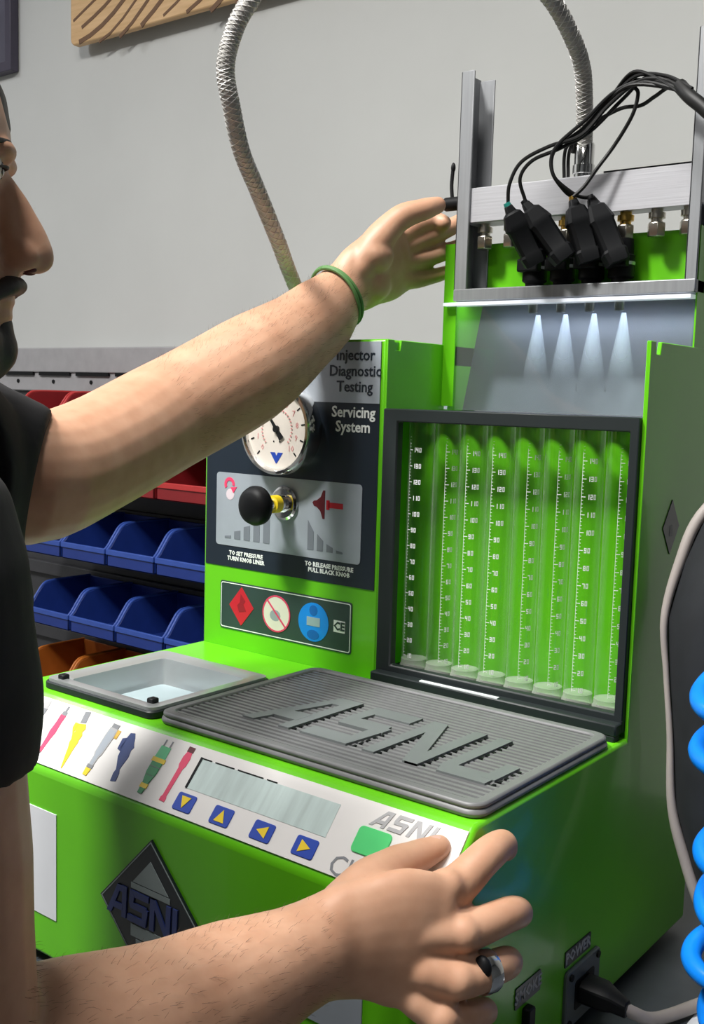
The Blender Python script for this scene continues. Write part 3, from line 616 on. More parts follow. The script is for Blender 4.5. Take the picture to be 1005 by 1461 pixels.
for x_, dr in ((.2634, 'd'), (.3030, 'u'), (.3440, 'l'), (.3842, 'r')):
    b = B(); s_ = .0098; prism(b, fc, rrect(x_ - s_, -.0488 - s_ * .72, x_ + s_, -.0488 + s_ * .72, .002), .0006, .0014); bt = obj('arrow_button', b, K['blueb'], cp, bevel=.0003, seg=1)
    tri = {'d': [(0, -.0048), (.0050, .0046), (-.0050, .0046)], 'u': [(0, .0048), (-.0050, -.0046), (.0050, -.0046)], 'l': [(-.0052, 0), (.0045, -.0045), (.0045, .0045)], 'r': [(.0052, 0), (-.0045, .0045), (-.0045, -.0045)]}[dr]
    b = B(); prism(b, fc, [(x_ + p, -.0488 + q) for p, q in tri], .0014, .0018); obj('arrow', b, K['yellow'], bt, smooth=False)
b = B(); prism(b, fc, rrect(.4190, -.0405, .4465, -.0215, .0035), .0006, .0018); obj('green_button', b, K['greenbtn'], cp, bevel=.0004, seg=1)
b = B(); logo(b, fc, .4240, -.0195, .0125, .0125, .0028, .35, .0006, .0010); obj('maker_lettering', b, K['mgrey'], cp, smooth=False)
b = text_bm('Classic', fc, .4085, -.0532, .0200, .0004, align='LEFT', res=2)
for v in b.verts: v.co += fc.n * .0006
obj('model_lettering', b, K['grey'], cp, smooth=False)

# emblem and labels on the front
ff = Fr((0, yF - .0003, 0), (1, 0, 0), (0, 0, 1))
def dia(cx, cy, a, c): return [(cx, cy + c), (cx + a, cy), (cx, cy - c), (cx - a, cy)][::-1]
b = B(); prism(b, ff, dia(.2385, -.1310, .0605, .0625), -.001, .0016); em = obj('emblem', b, K['emblem'], T, smooth=False)
b = B(); loop_prism(b, ff, dia(.2385, -.1310, .0590, .0610), dia(.2385, -.1310, .0578, .0598), .0016, .0020); obj('emblem_border', b, K['emblemgrey'], em, smooth=False)
for poly in ([(.2385, -.0860), (.2590, -.1080), (.2180, -.1080)], [(.2160, -.1090), (.2610, -.1090), (.2610, -.1135), (.2160, -.1135)], [(.2160, -.1430), (.2610, -.1430), (.2610, -.1530), (.2160, -.1530)], [(.2220, -.1545), (.2550, -.1545), (.2540, -.1660), (.2230, -.1660)], [(.2270, -.1670), (.2500, -.1670), (.2490, -.1780), (.2280, -.1780)]):
    obj('plug_shape', prism(B(), ff, poly, .0016, .0021), K['emblemgrey'], em, smooth=False)
b = B(); logo(b, ff, .1870, -.1410, .0235, .0260, .0020, .05, .0016, .0026); obj('emblem_lettering', b, K['emblemblue'], em, smooth=False)
b = B(); prism(b, ff, [(.070, -.1758), (.1180, -.1758), (.1180, -.0818), (.070, -.0818)], -.001, .0005); obj('paper_label', b, K['paper'], T, smooth=False)
b = B(); prism(b, ff, [(.3760, -.150), (.4450, -.150), (.4450, -.0765), (.3760, -.0765)], -.001, .0005); obj('paper_label', b, K['silverprint'], T, smooth=False)
# right-hand side: diamond sticker, socket labels
fs = Fr((W + .0002, 0, 0), (0, 1, 0), (0, 0, 1))
b = B(); prism(b, fs, dia(.3035, .1735, .0180, .0235), -.001, .0006, 0); prism(b, fs, [(.300, .166), (.307, .166), (.3065, .175), (.3005, .175)], .0006, .0009, 1); obj('side_sticker', b, [K['emblem'], K['grey']], T, smooth=False)
for y0, z0, y1, z1, word in ((.0640, -.1545, .1015, -.1385, 'SMOKE'), (.1415, -.1560, .1860, -.1430, 'POWER')):
    b = B(); prism(b, fs, rrect(y0, z0, y1, z1, .001), -.001, .0006); lb = obj('socket_label', b, K['emblem'], T, smooth=False)
    b = text_bm(word, fs, (y0 + y1) / 2, (z0 + z1) / 2, .0125, .0003, bold=.0003, res=1)
    for v in b.verts: v.co.x += .0006
    obj('label_lettering', b, K['mgrey'], lb, smooth=False)
b = B(); prism(b, fs, rrect(.1420, -.2080, .2010, -.1600, .004), -.001, .0030); so = obj('power_socket', b, mat('socket_grey', (.10, .12, .12), .5), T, bevel=.001, seg=1)
b = B(); prism(b, fs, rrect(.1560, -.1960, .1900, -.1720, .003), .0028, .0034); obj('socket_opening', b, K['black'], so, smooth=False)
for y_, z_ in ((.1480, -.1650), (.1480, -.2030), (.1955, -.1650), (.1955, -.2030)):
    b = B(); cyl(b, (W, y_, z_), (W + .0048, y_, z_), .0028, n=10); obj('screw', b, K['black'], so)
b = B(); prism(b, fs, rrect(.0760, -.1900, .0860, -.1580, .002), -.001, .0060); obj('toggle_switch', b, K['black'], T, bevel=.001, seg=1)

# ------------------------------------------------------------------ fuel rail across the posts
Rl = thing('fuel_rail', 'brushed aluminium fuel rail with hanging fittings between the two posts', 'fuel rail')
b = B(); box(b, (.2635, .3305, .4485), (.4990, .3570, .4822)); obj('rail_bar', b, K['brushed'], Rl, bevel=.0010, seg=1)
b = B(); box(b, (.4085, .3298, .4478), (.4895, .3306, .4836)); box(b, (.4085, .3298, .4822), (.4895, .357, .4836)); obj('cover_plate', b, K['brushed'], Rl)
b = B(); cyl(b, (.2640, .3430, .4715), (.2330, .3430, .4715), .0068); cyl(b, (.2335, .3430, .4715), (.2310, .3430, .4715), .0058); vb = obj('valve', b, K['black'], Rl)
b = B(); tube(b, [(.2400, .343, .4760), (.2385, .343, .4900), (.2395, .343, .5060)], .0019, 8, 4); ball(b, (.2397, .343, .5070), (.0024, .0024, .0050)); obj('valve_lever', b, K['black'], vb)
FX = [.2795 + .0293 * k for k in range(8)]
def make_fitting(m1, m2):
    b = B(); lathe(b, (0, 0, .4486), (0, 0, -1), [(0, .0052), (.003, .0052), (.0032, .0074), (.0080, .0074), (.0084, .0050), (.0112, .0050)], 16); a = obj('fitting', b, m1, Rl)
    b = B(); lathe(b, (0, 0, .4376), (0, 0, -1), [(0, .0055), (.0012, .0082), (.0120, .0082), (.0132, .0072)], 6); obj('hex_nut', b, m2, a, bevel=.0005, seg=1); return a
fa, fb = make_fitting(K['nickel'], K['nickel']), make_fitting(K['brass'], K['nickel'])
used = set()
for k, x_ in enumerate(FX):
    src = fb if k in (2, 3, 4, 5) else fa
    o = src if src not in used else copy_tree(src, Rl); used.add(src); o.location = (x_, .3435, 0)
# injectors under the fittings
IX = [x_ - .0015 for x_ in FX[2:6]]
def make_injector():
    r = thing('fuel_injector', '', 'fuel injector')
    b = B(); lathe(b, (0, 0, .4290), (0, 0, -1), [(0, .0062), (.004, .0064), (.0045, .0098), (.018, .0104), (.019, .0118), (.038, .0118), (.040, .0090), (.0438, .0085)], 20); obj('injector_body', b, K['black'], r)
    b = B(); box(b, (-.012, -.0150, .399), (.010, -.004, .411)); obj('injector_plug', b, K['black'], r, bevel=.0015)
    b = B(); lathe(b, (0, 0, .4045), (0, 0, -1), [(0, .0120), (.0015, .0123), (.003, .0120)], 20); obj('clamp_ring', b, K['steel'], r)
    b = B(); lathe(b, (0, 0, .3870), (0, 0, -1), [(0, .0060), (.0160, .0060), (.0162, .0044), (.0255, .0044), (.0260, .0030)], 16); obj('nozzle', b, mat('dark_nozzle', (.10, .09, .085), .35, .6), r)
    return r
ordn = ['leftmost', 'second from the left', 'third from the left', 'rightmost']
inj = None
for k, x_ in enumerate(IX):
    if inj is None: o = inj = make_injector()
    else: o = copy_tree(inj)
    o.location = (x_, .3435, 0); tag(o, 'black fuel injector hanging under the rail, %s of four' % ordn[k], 'fuel injector', 'injectors under the rail')
for k, x_ in enumerate(IX):
    b = B(); lathe(b, (0, 0, 0), (0, 0, 1), [(-.072, .0145), (-.04, .0095), (-.015, .0050), (0, .0022)], 20)
    o = obj('fuel_mist', b, K['mist'], loc=(x_ + .0005, .3530, .3600)); tag(o, 'pale jet of fuel mist below the %s injector' % ('leftmost', 'second', 'third', 'rightmost')[k], 'spray', 'fuel jets', 'stuff')

# wiring loom with four connectors
H = thing('wiring_loom', 'black wiring loom with four connectors arching over the fuel rail', 'cables')
WIRES = [[(0.339, 0.283, 0.453), (0.341, 0.281, 0.471), (0.35, 0.285, 0.49), (0.371, 0.296, 0.503), (0.4, 0.3, 0.51), (0.421, 0.307, 0.534), (0.45, 0.306, 0.55), (0.479, 0.303, 0.543), (0.499, 0.291, 0.526)],
 [(0.351, 0.293, 0.457), (0.348, 0.287, 0.476), (0.358, 0.29, 0.491), (0.378, 0.301, 0.501), (0.405, 0.305, 0.513), (0.43, 0.314, 0.539), (0.454, 0.31, 0.553), (0.486, 0.301, 0.539), (0.504, 0.287, 0.523)],
 [(0.389, 0.317, 0.459), (0.383, 0.306, 0.465), (0.375, 0.296, 0.481), (0.376, 0.299, 0.501), (0.398, 0.306, 0.517), (0.415, 0.309, 0.535), (0.441, 0.305, 0.547), (0.479, 0.302, 0.538), (0.501, 0.291, 0.524)],
 [(0.402, 0.327, 0.461), (0.395, 0.315, 0.46), (0.387, 0.307, 0.465), (0.377, 0.297, 0.476), (0.374, 0.295, 0.491), (0.38, 0.296, 0.504), (0.401, 0.303, 0.523), (0.427, 0.307, 0.545), (0.459, 0.307, 0.549), (0.499, 0.291, 0.528)],
 [(0.392, 0.306, 0.459), (0.401, 0.309, 0.468), (0.411, 0.312, 0.483), (0.422, 0.316, 0.499), (0.434, 0.315, 0.515), (0.442, 0.313, 0.528), (0.445, 0.312, 0.542), (0.443, 0.307, 0.547), (0.457, 0.305, 0.547), (0.49, 0.297, 0.533)],
 [(0.362, 0.345, 0.484), (0.363, 0.341, 0.503), (0.37, 0.335, 0.513), (0.392, 0.328, 0.524), (0.424, 0.323, 0.534), (0.445, 0.319, 0.533), (0.46, 0.313, 0.537), (0.477, 0.307, 0.541), (0.501, 0.292, 0.526)],
 [(0.365, 0.347, 0.484), (0.366, 0.344, 0.506), (0.377, 0.334, 0.515), (0.398, 0.327, 0.528), (0.417, 0.318, 0.543), (0.44, 0.313, 0.557), (0.468, 0.307, 0.549), (0.499, 0.291, 0.529)]]
for wv in WIRES: obj('wire', tube(B(), wv, .0017, 8, 6), K['wire'], H)
for j in range(3):
    wv = [(p[0] + .004 * math.sin(j * 2 + i), p[1] + .003 * math.cos(j * 3 + i), p[2] + .0035 * math.sin(1.7 * j + .8 * i)) for i, p in enumerate(WIRES[6][2:])]
    wv = [(.372 + .002 * j, .338, .505)] + wv
    obj('wire', tube(B(), wv, .0015, 8, 6), K['wire'], H)
obj('cable_sheath', tube(B(), [(0.486, 0.301, 0.539), (0.499, 0.292, 0.526), (0.515, 0.288, 0.512), (0.547, 0.283, 0.479), (0.575, 0.30, 0.40), (.60, .42, .20), (.62, .55, -.10), (.64, .6, -.215)], .0058, 12, 6), K['wire'], H)
CONN = [((0.339, 0.283, 0.452), (0.358, 0.306, 0.402)), ((0.351, 0.293, 0.455), (0.384, 0.312, 0.405)), ((0.388, 0.313, 0.458), (0.404, 0.321, 0.403)), ((0.402, 0.321, 0.459), (0.429, 0.326, 0.401))]
for i, (p, q) in enumerate(CONN):
    p, q = V(p), V(q); d = (q - p); L = d.length; d.normalize(); b = B()
    a0, b0 = frame_of(d, (.787, .616, 0)); rs = []
    for s, ra, rb in ((0, .0035, .0035), (.10, .0048, .0045), (.14, .0080, .0070), (.30, .0110, .0085), (.36, .0118, .0090), (.40, .0105, .0085), (.80, .0098, .0080), (.84, .0112, .0090), (1.0, .0100, .0085)):
        rs.append([p + d * (s * L) + a0 * (ra * sx) + b0 * (rb * sy) for sx, sy in ((-1, -.7), (-.7, -1), (.7, -1), (1, -.7), (1, .7), (.7, 1), (-.7, 1), (-1, .7))])
    rings(b, rs); cn = obj('connector', b, K['black'], H, bevel=.0005, seg=1, ang=30)
    b = B(); lathe(b, p - d * .003, d, [(0, .0030), (.004, .0036), (.006, .0034)], 12); obj('wire_seal', b, K['teal'] if i == 0 else (K['brass'] if i == 2 else K['black']), cn)

# braided hose arching from the gauge tower over to the rail
Hs = thing('braided_hose', 'braided steel hose arching from the gauge tower over to the rail', 'hose')
HP = [(0.104, 0.302, 0.333), (0.122, 0.234, 0.396), (0.149, 0.183, 0.423), (0.173, 0.129, 0.457), (0.188, 0.093, 0.481), (0.2, 0.068, 0.511), (0.201, 0.06, 0.536), (0.206, 0.061, 0.56), (0.217, 0.066, 0.584), (0.235, 0.085, 0.618), (0.271, 0.13, 0.649), (0.327, 0.187, 0.656), (0.367, 0.235, 0.635), (0.383, 0.263, 0.617), (0.39, 0.291, 0.593), (0.39, 0.314, 0.573), (0.387, 0.328, 0.549), (0.3835, 0.3385, 0.521), (0.3825, 0.3425, 0.490)]
obj('hose', tube(B(), HP, .0072, 16, 10), K['hose'], Hs)
b = B(); P = spline(HP, 60); tt = 0; a = None       # crossing strands of the braid
for sgn in (1, -1):
    for k in range(5):
        pts = []; a = None
        for i in range(0, len(P), 3):
            t = (P[min(i + 1, len(P) - 1)] - P[max(i - 1, 0)]).normalized()
            if a is None: a, c_ = frame_of(t)
            else: a = (a - t * a.dot(t)).normalized(); c_ = t.cross(a)
            ph = sgn * i * .16 + k * math.pi / 2.5; pts.append(P[i] + (a * math.cos(ph) + c_ * math.sin(ph)) * .0073)
        tube(b, pts, .0005, 4, 1, smooth=False)
obj('braid', b, K['braid'], Hs, kind='stuff')
b = B(); lathe(b, (.3827, .3425, .4815), (0, 0, 1), [(0, .0088), (.004, .0088), (.0045, .0102), (.012, .0102), (.0125, .0090), (.030, .0092), (.032, .0082)], 20); obj('crimp_sleeve', b, K['chrome'], Hs)
b = B(); lathe(b, (.104, .302, .3312), (0, 0, 1), [(0, .011), (.008, .011), (.009, .0090), (.016, .0088)], 16); obj('hose_union', b, K['chrome'], Hs)

# ------------------------------------------------------------------ bag, blue hose, strap, paper on the bench
G = thing('tool_bag', 'black soft bag with grey piping standing beside the green tester', 'bag')
EDGE = [(0.600, 0.290, BZ + .002), (0.585, 0.268, -0.170), (0.568, 0.255, -0.13), (0.554, 0.249, -0.091), (0.541, 0.245, -0.046), (0.535, 0.247, 0.011), (0.528, 0.249, 0.061), (0.523, 0.251, 0.106), (0.529, 0.262, 0.152), (0.539, 0.275, 0.189), (.565, .30, .225), (.60, .33, .245)]
ux, ny = V((.787, .616, 0)), V((-.616, .787, 0)); b = B(); rs = []
for i, e in enumerate(EDGE):
    e = V(e); hw = (.11 if 1 < i < 10 else .09); th = .055 if 0 < i < 10 else .030; c0 = e + ux * hw
    rs.append([c0 - ux * hw * (abs(math.cos(a)) ** .7) * math.copysign(1, math.cos(a)) + ny * th * (abs(math.sin(a)) ** .7) * math.copysign(1, math.sin(a)) for a in [2 * math.pi * k / 24 for k in range(24)]])
rings(b, rs); obj('bag_body', b, K['bag'], G, ang=60)
obj('piping', tube(B(), [V(e) - ux * .003 for e in EDGE[1:-1]], lambda s: .0036 + .0012 * math.sin(s * 9), 10, 6), K['piping'], G)
Pc = thing('power_cord', 'pale grey power cord with black plug in the right side socket', 'cord')
b = B(); rings(b, [[(x_, .1735 + hy * sy_, -.1845 + hz * sz_ + dz_) for sy_, sz_ in ((-1, -.6), (-.6, -1), (.6, -1), (1, -.6), (1, .6), (.6, 1), (-.6, 1), (-1, .6))] for x_, hy, hz, dz_ in ((.5032, .0125, .0095, 0), (.5200, .0125, .0095, 0), (.5280, .0090, .0075, -.001), (.5400, .0060, .0058, -.004))]); obj('plug', b, K['black'], Pc, bevel=.001, seg=1)
obj('cord', tube(B(), [(.536, .1735, -.1880), (.5420, .1830, -.1950), (.5460, .2050, -.2080), (.5520, .2350, -.2160), (.5680, .2750, -.2165), (.5900, .3200, -.2180), (.640, .40, -.2180)], .0052, 12, 6), K['piping'], Pc)
C = thing('coiled_air_hose', 'bright blue coiled air hose in front of the black bag', 'hose')
pts = []; N = 190
for i in range(N):
    s = i / (N - 1); a = s * 2 * math.pi * 6.3 + 2.2; rr = .034 - .006 * s + .006 * math.sin(i * .17) ; c0 = V((.6110, .1900, .0)).lerp(V((.6140, .2150, .0)), s)
    pts.append((c0.x + rr * math.cos(a) + .004 * math.sin(i * .31), c0.y + rr * math.sin(a) * .9, (.085 - .262 * s) + .010 * math.sin(a + .8)))
pts = [(.76, .27, .33), (.72, .25, .23), (.69, .22, .13)] + pts
obj('hose', tube(B(), pts, .0078, 12, 3), K['coil'], C)
b = B(); p_ = V(pts[-1]); cyl(b, p_, p_ + (p_ - V(pts[-2])).normalized() * .03, .0078); obj('end_fitting', b, K['brass'], C)
b = B(); box(b, (.5630, .1700, BZ), (.700, .2850, BZ + .0012)); o = obj('paper_sheet', b, K['paper'], bevel=.0003, seg=1); tag(o, 'white folded paper on the bench in front of the black bag', 'paper')

# ------------------------------------------------------------------ the person
Pn = thing('person', 'man in a black T-shirt reaching to the rail and pressing the panel', 'person')
F3 = V((.57, .82, -.03)).normalized(); L3 = V((0, 0, 1)).cross(F3).normalized(); U3 = F3.cross(L3).normalized(); NT = V((.310, -.186, .350))
#HM = M4(((F3.x, L3.x, U3.x), (F3.y, L3.y, U3.y), (F3.z, L3.z, U3.z))).to_3x3() if False else None
def hp(u, v, w_): return NT + F3 * u + L3 * v + U3 * w_
from mathutils import Matrix
HR = Matrix((F3, L3, U3)).transposed()
bd = B()
SH = V((-.614, .789, 0)); FD = V((.787, .616, 0))     # across the shoulders, and chest forward
# head
HS = [(-.066, -.040, -.075, .020), (-.060, -.031, -.092, .034), (-.050, -.0285, -.115, .046), (-.036, -.0290, -.140, .054), (-.020, -.0275, -.165, .060), (-.004, -.0285, -.185, .064), (.015, -.0310, -.198, .067),
      (.032, -.0320, -.205, .070), (.045, -.0290, -.208, .073), (.056, -.0250, -.209, .0745), (.070, -.0265, -.209, .076), (.090, -.0320, -.206, .076), (.108, -.0440, -.198, .071), (.122, -.0620, -.182, .060), (.132, -.085, -.160, .043), (.137, -.105, -.138, .020)]
rs = []
for w_, f0, f1, hw in HS:
    cu, hl = (f0 + f1) / 2, (f0 - f1) / 2; rs.append([hp(cu + hl * abs(math.cos(a)) ** .85 * math.copysign(1, math.cos(a)), hw * abs(math.sin(a)) ** .8 * math.copysign(1, math.sin(a)), w_) for a in [2 * math.pi * k / 28 for k in range(28)]])
rings(bd, rs)
# nose, nostril wings, brows, lips, ears
limb(bd, [hp(-.030, 0, .040), hp(-.0215, 0, .026), hp(-.0140, 0, .011), hp(-.0100, 0, .002)], [.0070, .0085, .0098, .0098], [.0075, .0085, .0105, .0105], ref=tuple(F3), sub=4)
limb(bd, [hp(-.0330, 0, .040), hp(-.0280, 0, .018), hp(-.0250, 0, .002)], [.0090, .0110, .0120], [.0100, .0140, .0165], ref=tuple(F3)); ball(bd, hp(-.0110, 0, .0005), (.0110, .0105, .0095), HR)
for s in (-1, 1):
    ball(bd, hp(-.0195, s * .0108, -.0005), (.0115, .0068, .0088), HR); ball(bd, hp(-.0440, s * .031, .0465), .0134); ball(bd, hp(-.0440, s * .031, .0365), .0128); ball(bd, hp(-.0305, s * .020, .054), (.0085, .018, .0065), HR)
    ball(bd, hp(-.110, s * .074, .020), (.016, .006, .030), HR); ball(bd, hp(-.044, s * .032, .016), (.014, .018, .018), HR)
ball(bd, hp(-.0275, 0, -.0130), (.0090, .018, .0105), HR); ball(bd, hp(-.0290, 0, -.0260), (.0080, .020, .0050), HR); ball(bd, hp(-.0300, 0, -.0345), (.0080, .018, .0055), HR); ball(bd, hp(-.038, 0, -.056), (.012, .018, .012), HR)
# neck and trunk
limb(bd, [hp(-.118, 0, -.010), hp(-.125, 0, -.060), (.2560, -.2900, .225), (.2520, -.3000, .185)], [.056, .055, .060, .085], [.056, .056, .062, .11], ref=tuple(FD))
limb(bd, [(.2500, -.2950, .235), (.2450, -.3000, .150), (.2550, -.3220, .010), (.2640, -.3350, -.140), (.2720, -.3470, -.243)], [.060, .098, .100, .098, .105], [.105, .165, .160, .150, .160], ref=tuple(FD), n=28)
# left arm (reaching) and its hand
LA = [(.198, -.205, .222), (.180, -.168, .222), (.2080, -.136, .2120), (.190, -.068, .224), (.167, .027, .254), (.179, .112, .295), (.183, .198, .344), (.185, .243, .380)]
limb(bd, LA, [.064, .052, .0455, .0445, .0465, .0480, .0375, .0275], [.064, .052, .0455, .0445, .0455, .0440, .0350, .0230], ref=tuple(u_), n=24)
# the palm: the width runs across the view, the thickness along it
limb(bd, [(.185, .238, .376), (.191, .262, .394), (.200, .289, .410), (.205, .305, .419)], [.0275, .0345, .0405, .0395], [.0215, .0190, .0150, .0100], ref=(.10, -.47, .88), n=24)
ball(bd, (.206, .262, .413), (.018, .020, .017)); ball(bd, (.200, .272, .388), (.014, .020, .018))
fing = lambda pts, r, **k: limb(bd, pts, r, n=16, sub=5, **k)
fing([(.197, .248, .398), (.207, .262, .425), (.2195, .282, .4500), (.2340, .302, .4605), (.2395, .3175, .4665)], [.0150, .0155, .0128, .0108, .0088])
fing([(.2020, .3040, .4350), (.2085, .3240, .4490), (.2170, .3460, .4570), (.2280, .3470, .4545)], [.0108, .0105, .0095, .0083])
fing([(0.2020, 0.3070, 0.4230), (0.2090, 0.3300, 0.4360), (0.2180, 0.3580, 0.4480), (0.2260, 0.3850, 0.4620), (0.2300, 0.4000, 0.4700)], [0.0105, 0.01, 0.0095, 0.009, 0.0078])
fing([(0.2020, 0.3050, 0.4110), (0.2090, 0.3300, 0.4160), (0.2180, 0.3590, 0.4260), (0.2250, 0.3810, 0.4350), (0.2290, 0.3930, 0.4410)], [0.0105, 0.0096, 0.009, 0.0085, 0.0074])
fing([(0.2020, 0.3030, 0.3980), (0.2070, 0.3260, 0.3960), (0.2130, 0.3510, 0.4020), (0.2190, 0.3690, 0.4080), (0.2230, 0.3800, 0.4120)], [0.01, 0.009, 0.008, 0.0074, 0.0066])
# right arm (on the machine) and its hand
RA = [(.345, -.405, .225), (.4050, -.3600, .2200), (.4220, -.3450, .1016), (.4254, -.3325, -.0240), (.4400, -.2700, -.0460), (.4520, -.1940, -.0500), (.4680, -.1200, -.0440)]
limb(bd, RA, [.070, .060, .050, .048, .0460, .0400, .0300], [.070, .058, .050, .048, .0430, .0360, .0250], ref=[(0, 1, 0), (0, 1, 0), (0, 1, 0), (0, 0, 1), (0, 0, 1), (0, 0, 1), (0, 0, 1)], n=24)
PWD = (.12, .02, -.99)
limb(bd, [(.4670, -.1230, -.0440), (.4790, -.1010, -.0420), (.4960, -.0780, -.0440), (.5080, -.0600, -.0500)], [.0300, .0350, .0420, .0410], [.0240, .0180, .0150, .0125], ref=PWD, n=24)
fing([(.4690, -.1000, -.0260), (.4720, -.0790, -.0180), (.4740, -.0540, -.0145), (.4770, -.0325, -.0145), (.4825, -.0165, -.0120)], [.0150, .0150, .0122, .0106, .0086])
fing([(.4960, -.0680, -.0210), (.5070, -.0400, -.0245), (.5140, -.0110, -.0110), (.5135, .0100, -.0100), (.5115, .0190, -.0160)], [.0125, .0130, .0114, .0102, .0088])
fing([(.5050, -.0700, -.0420), (.5220, -.0450, -.0440), (.5320, -.0120, -.0430), (.5290, .0080, -.0500), (.5200, .0210, -.0610)], [.0120, .0122, .0110, .0100, .0085])
fing([(.5100, -.0720, -.0620), (.5270, -.0560, -.0680), (.5350, -.0240, -.0700), (.5300, -.0040, -.0780), (.5190, .0080, -.0890)], [.0118, .0118, .0106, .0098, .0082])
fing([(.5080, -.0760, -.0800), (.5220, -.0660, -.0900), (.5290, -.0400, -.0960), (.5250, -.0220, -.1050), (.5160, -.0120, -.1140)], [.0105, .0104, .0094, .0086, .0074])
for c0 in ((.508, -.046, -.020), (.523, -.050, -.043), (.527, -.060, -.067), (.522, -.069, -.089)): ball(bd, c0, .0118)
body = remesh('body', bd, K['skin'], Pn, .0018, 12)
# short dark hair on the forearms, and fingernails
me = body.data; hb_ = B(); rg_ = random.Random(3); polys = me.polygons; cnt = 0
segs = [(V(LA[4]), V(LA[5])), (V(LA[5]), V(LA[6])), (V(LA[6]), V(LA[7])), (V(RA[3]), V(RA[4])), (V(RA[4]), V(RA[5])), (V(RA[5]), V(RA[6]))]
for _ in range(60000):
    if cnt >= 3000: break
    p = polys[rg_.randrange(len(polys))]; c = p.center
    for a_, e_ in segs:
        ax = e_ - a_; tt = (c - a_).dot(ax) / ax.length_squared
        if 0 < tt < 1 and (c - a_ - ax * tt).length < .06:
            nr = p.normal
            if nr.z < -.55: break
            d1 = (ax.normalized() * .8 + nr * .45 + V((rg_.uniform(-.4, .4), rg_.uniform(-.4, .4), rg_.uniform(-.4, .4)))).normalized(); L_ = rg_.uniform(.003, .0065); sd = d1.cross(nr).normalized() * .00007
            m1 = c + d1 * L_ * .5 + nr * .0006; m2 = c + d1 * L_
            v_ = [hb_.verts.new(q) for q in (c - sd, c + sd, m1 + sd * .8, m1 - sd * .8)]; tp = hb_.verts.new(m2); hb_.faces.new(v_); hb_.faces.new((v_[3], v_[2], tp)); cnt += 1; break
obj('arm_hair', hb_, K['armhair'], Pn, smooth=False, kind='stuff')
def nail(c, nrm, along, r=(.0052, .0042, .0013)):
    nrm = V(nrm).normalized(); along = V(along); along = (along - nrm * along.dot(nrm)).normalized(); b_ = B(); ball(b_, V(c) + nrm * .0072, r, Matrix((along, nrm.cross(along), nrm)).transposed(), 12); obj('fingernail', b_, K['nail'], Pn)
nail((.5120, .0165, -.0140), (.55, .50, .62), (-.2, .8, -.55)); nail((.5225, .0170, -.0575), (.75, .60, .20), (-.5, .55, -.6)); nail((.4810, -.0190, -.0125), (.25, -.25, .93), (.3, .9, .1)); nail((.2385, .3150, .4655), (-.45, -.25, .85), (.3, .85, .4))
# clothing
sb = B()
limb(sb, [(.2510, -.2930, .250), (.2450, -.3000, .160), (.2550, -.3220, .010), (.2640, -.3350, -.140), (.2690, -.3420, -.290)], [.068, .112, .112, .112, .122], [.116, .182, .174, .166, .176], ref=tuple(FD), n=32)
limb(sb, [(.205, -.225, .222), (.182, -.176, .224), (.1970, -.1555, .2190), (.2175, -.1315, .2130)], [.078, .068, .0580, .0510], [.076, .068, .0585, .0520], ref=tuple(u_), n=24, round_ends=False)
limb(sb, [(.330, -.395, .215), (.4020, -.3630, .2100), (.4200, -.3460, .1500), (.4220, -.3450, .1120)], [.080, .071, .058, .0550], [.080, .071, .058, .0550], ref=(0, 1, 0), n=24, round_ends=False)
limb(sb, [(.2520, -.3000, .180), (.2540, -.2950, .238)], [.085, .066], [.12, .068], ref=tuple(FD))
remesh('shirt', sb, K['shirt'], Pn, .0045, 5)
tb_ = B()
for s in (-1, 1):
    hip = V((.2720, -.3470, -.260)) + SH * (.085 * s); kn = hip + V((0, 0, -.40)) + FD * .015; an = V((hip.x, hip.y, FL + .070)) - FD * .02
    limb(tb_, [hip + V((0, 0, .02)), hip.lerp(kn, .4), kn, kn.lerp(an, .5), an], [.098, .092, .074, .070, .064], ref=tuple(FD), round_ends=False)
limb(tb_, [(.2700, -.3440, -.215), (.2720, -.3470, -.330)], [.112, .112], [.166, .166], ref=tuple(FD))
remesh('trousers', tb_, K['trouser'], Pn, .006, 4)
for s in (-1, 1):
    hip = V((.2720, -.3470, 0)) + SH * (.085 * s); q = V((hip.x, hip.y, FL + .045)) - FD * .02
    sh = B(); limb(sh, [q - FD * .065, q + FD * .04, q + FD * .155 + V((0, 0, -.012)), q + FD * .185 + V((0, 0, -.014))], [.045, .045, .032, .026], [.042, .048, .048, .034], ref=(0, 0, 1)); remesh('shoe', sh, K['shoe'], Pn, .005, 4)
# hair, beard, brows, eyes
hb = B(); rs = []
for w_, f0, f1, hw in [(.020, -.125, -.205, .072), (.045, -.115, -.215, .079), (.062, -.090, -.217, .082), (.068, -.0255, -.215, .083), (.088, -.0290, -.215, .082), (.100, -.0350, -.210, .079), (.112, -.045, -.204, .076), (.126, -.062, -.188, .065), (.137, -.085, -.165, .047), (.143, -.105, -.14, .02)]:
    cu, hl = (f0 + f1) / 2, (f0 - f1) / 2; rs.append([hp(cu + hl * math.cos(a), hw * math.sin(a), w_) for a in [2 * math.pi * k / 28 for k in range(28)]])
rings(hb, rs); remesh('hair', hb, K['hair'], Pn, .003, 3)
bb = B()
for s in (-1, 1):
    limb(bb, [hp(-.0230, 0, -.0165), hp(-.0260, s * .014, -.0180), hp(-.0340, s * .027, -.0260)], [.0060, .0062, .0040], [.0085, .0075, .0045], ref=(0, 0, 1))
    limb(bb, [hp(-.034, 0, -.056), hp(-.045, s * .032, -.050), hp(-.075, s * .054, -.032), hp(-.100, s * .064, .005)], [.017, .016, .015, .010], [.012, .010, .008, .005], ref=(0, 0, 1))
limb(bb, [hp(-.030, 0, -.040), hp(-.032, 0, -.055), hp(-.045, 0, -.068)], [.008, .013, .012], [.012, .018, .020], ref=tuple(F3))
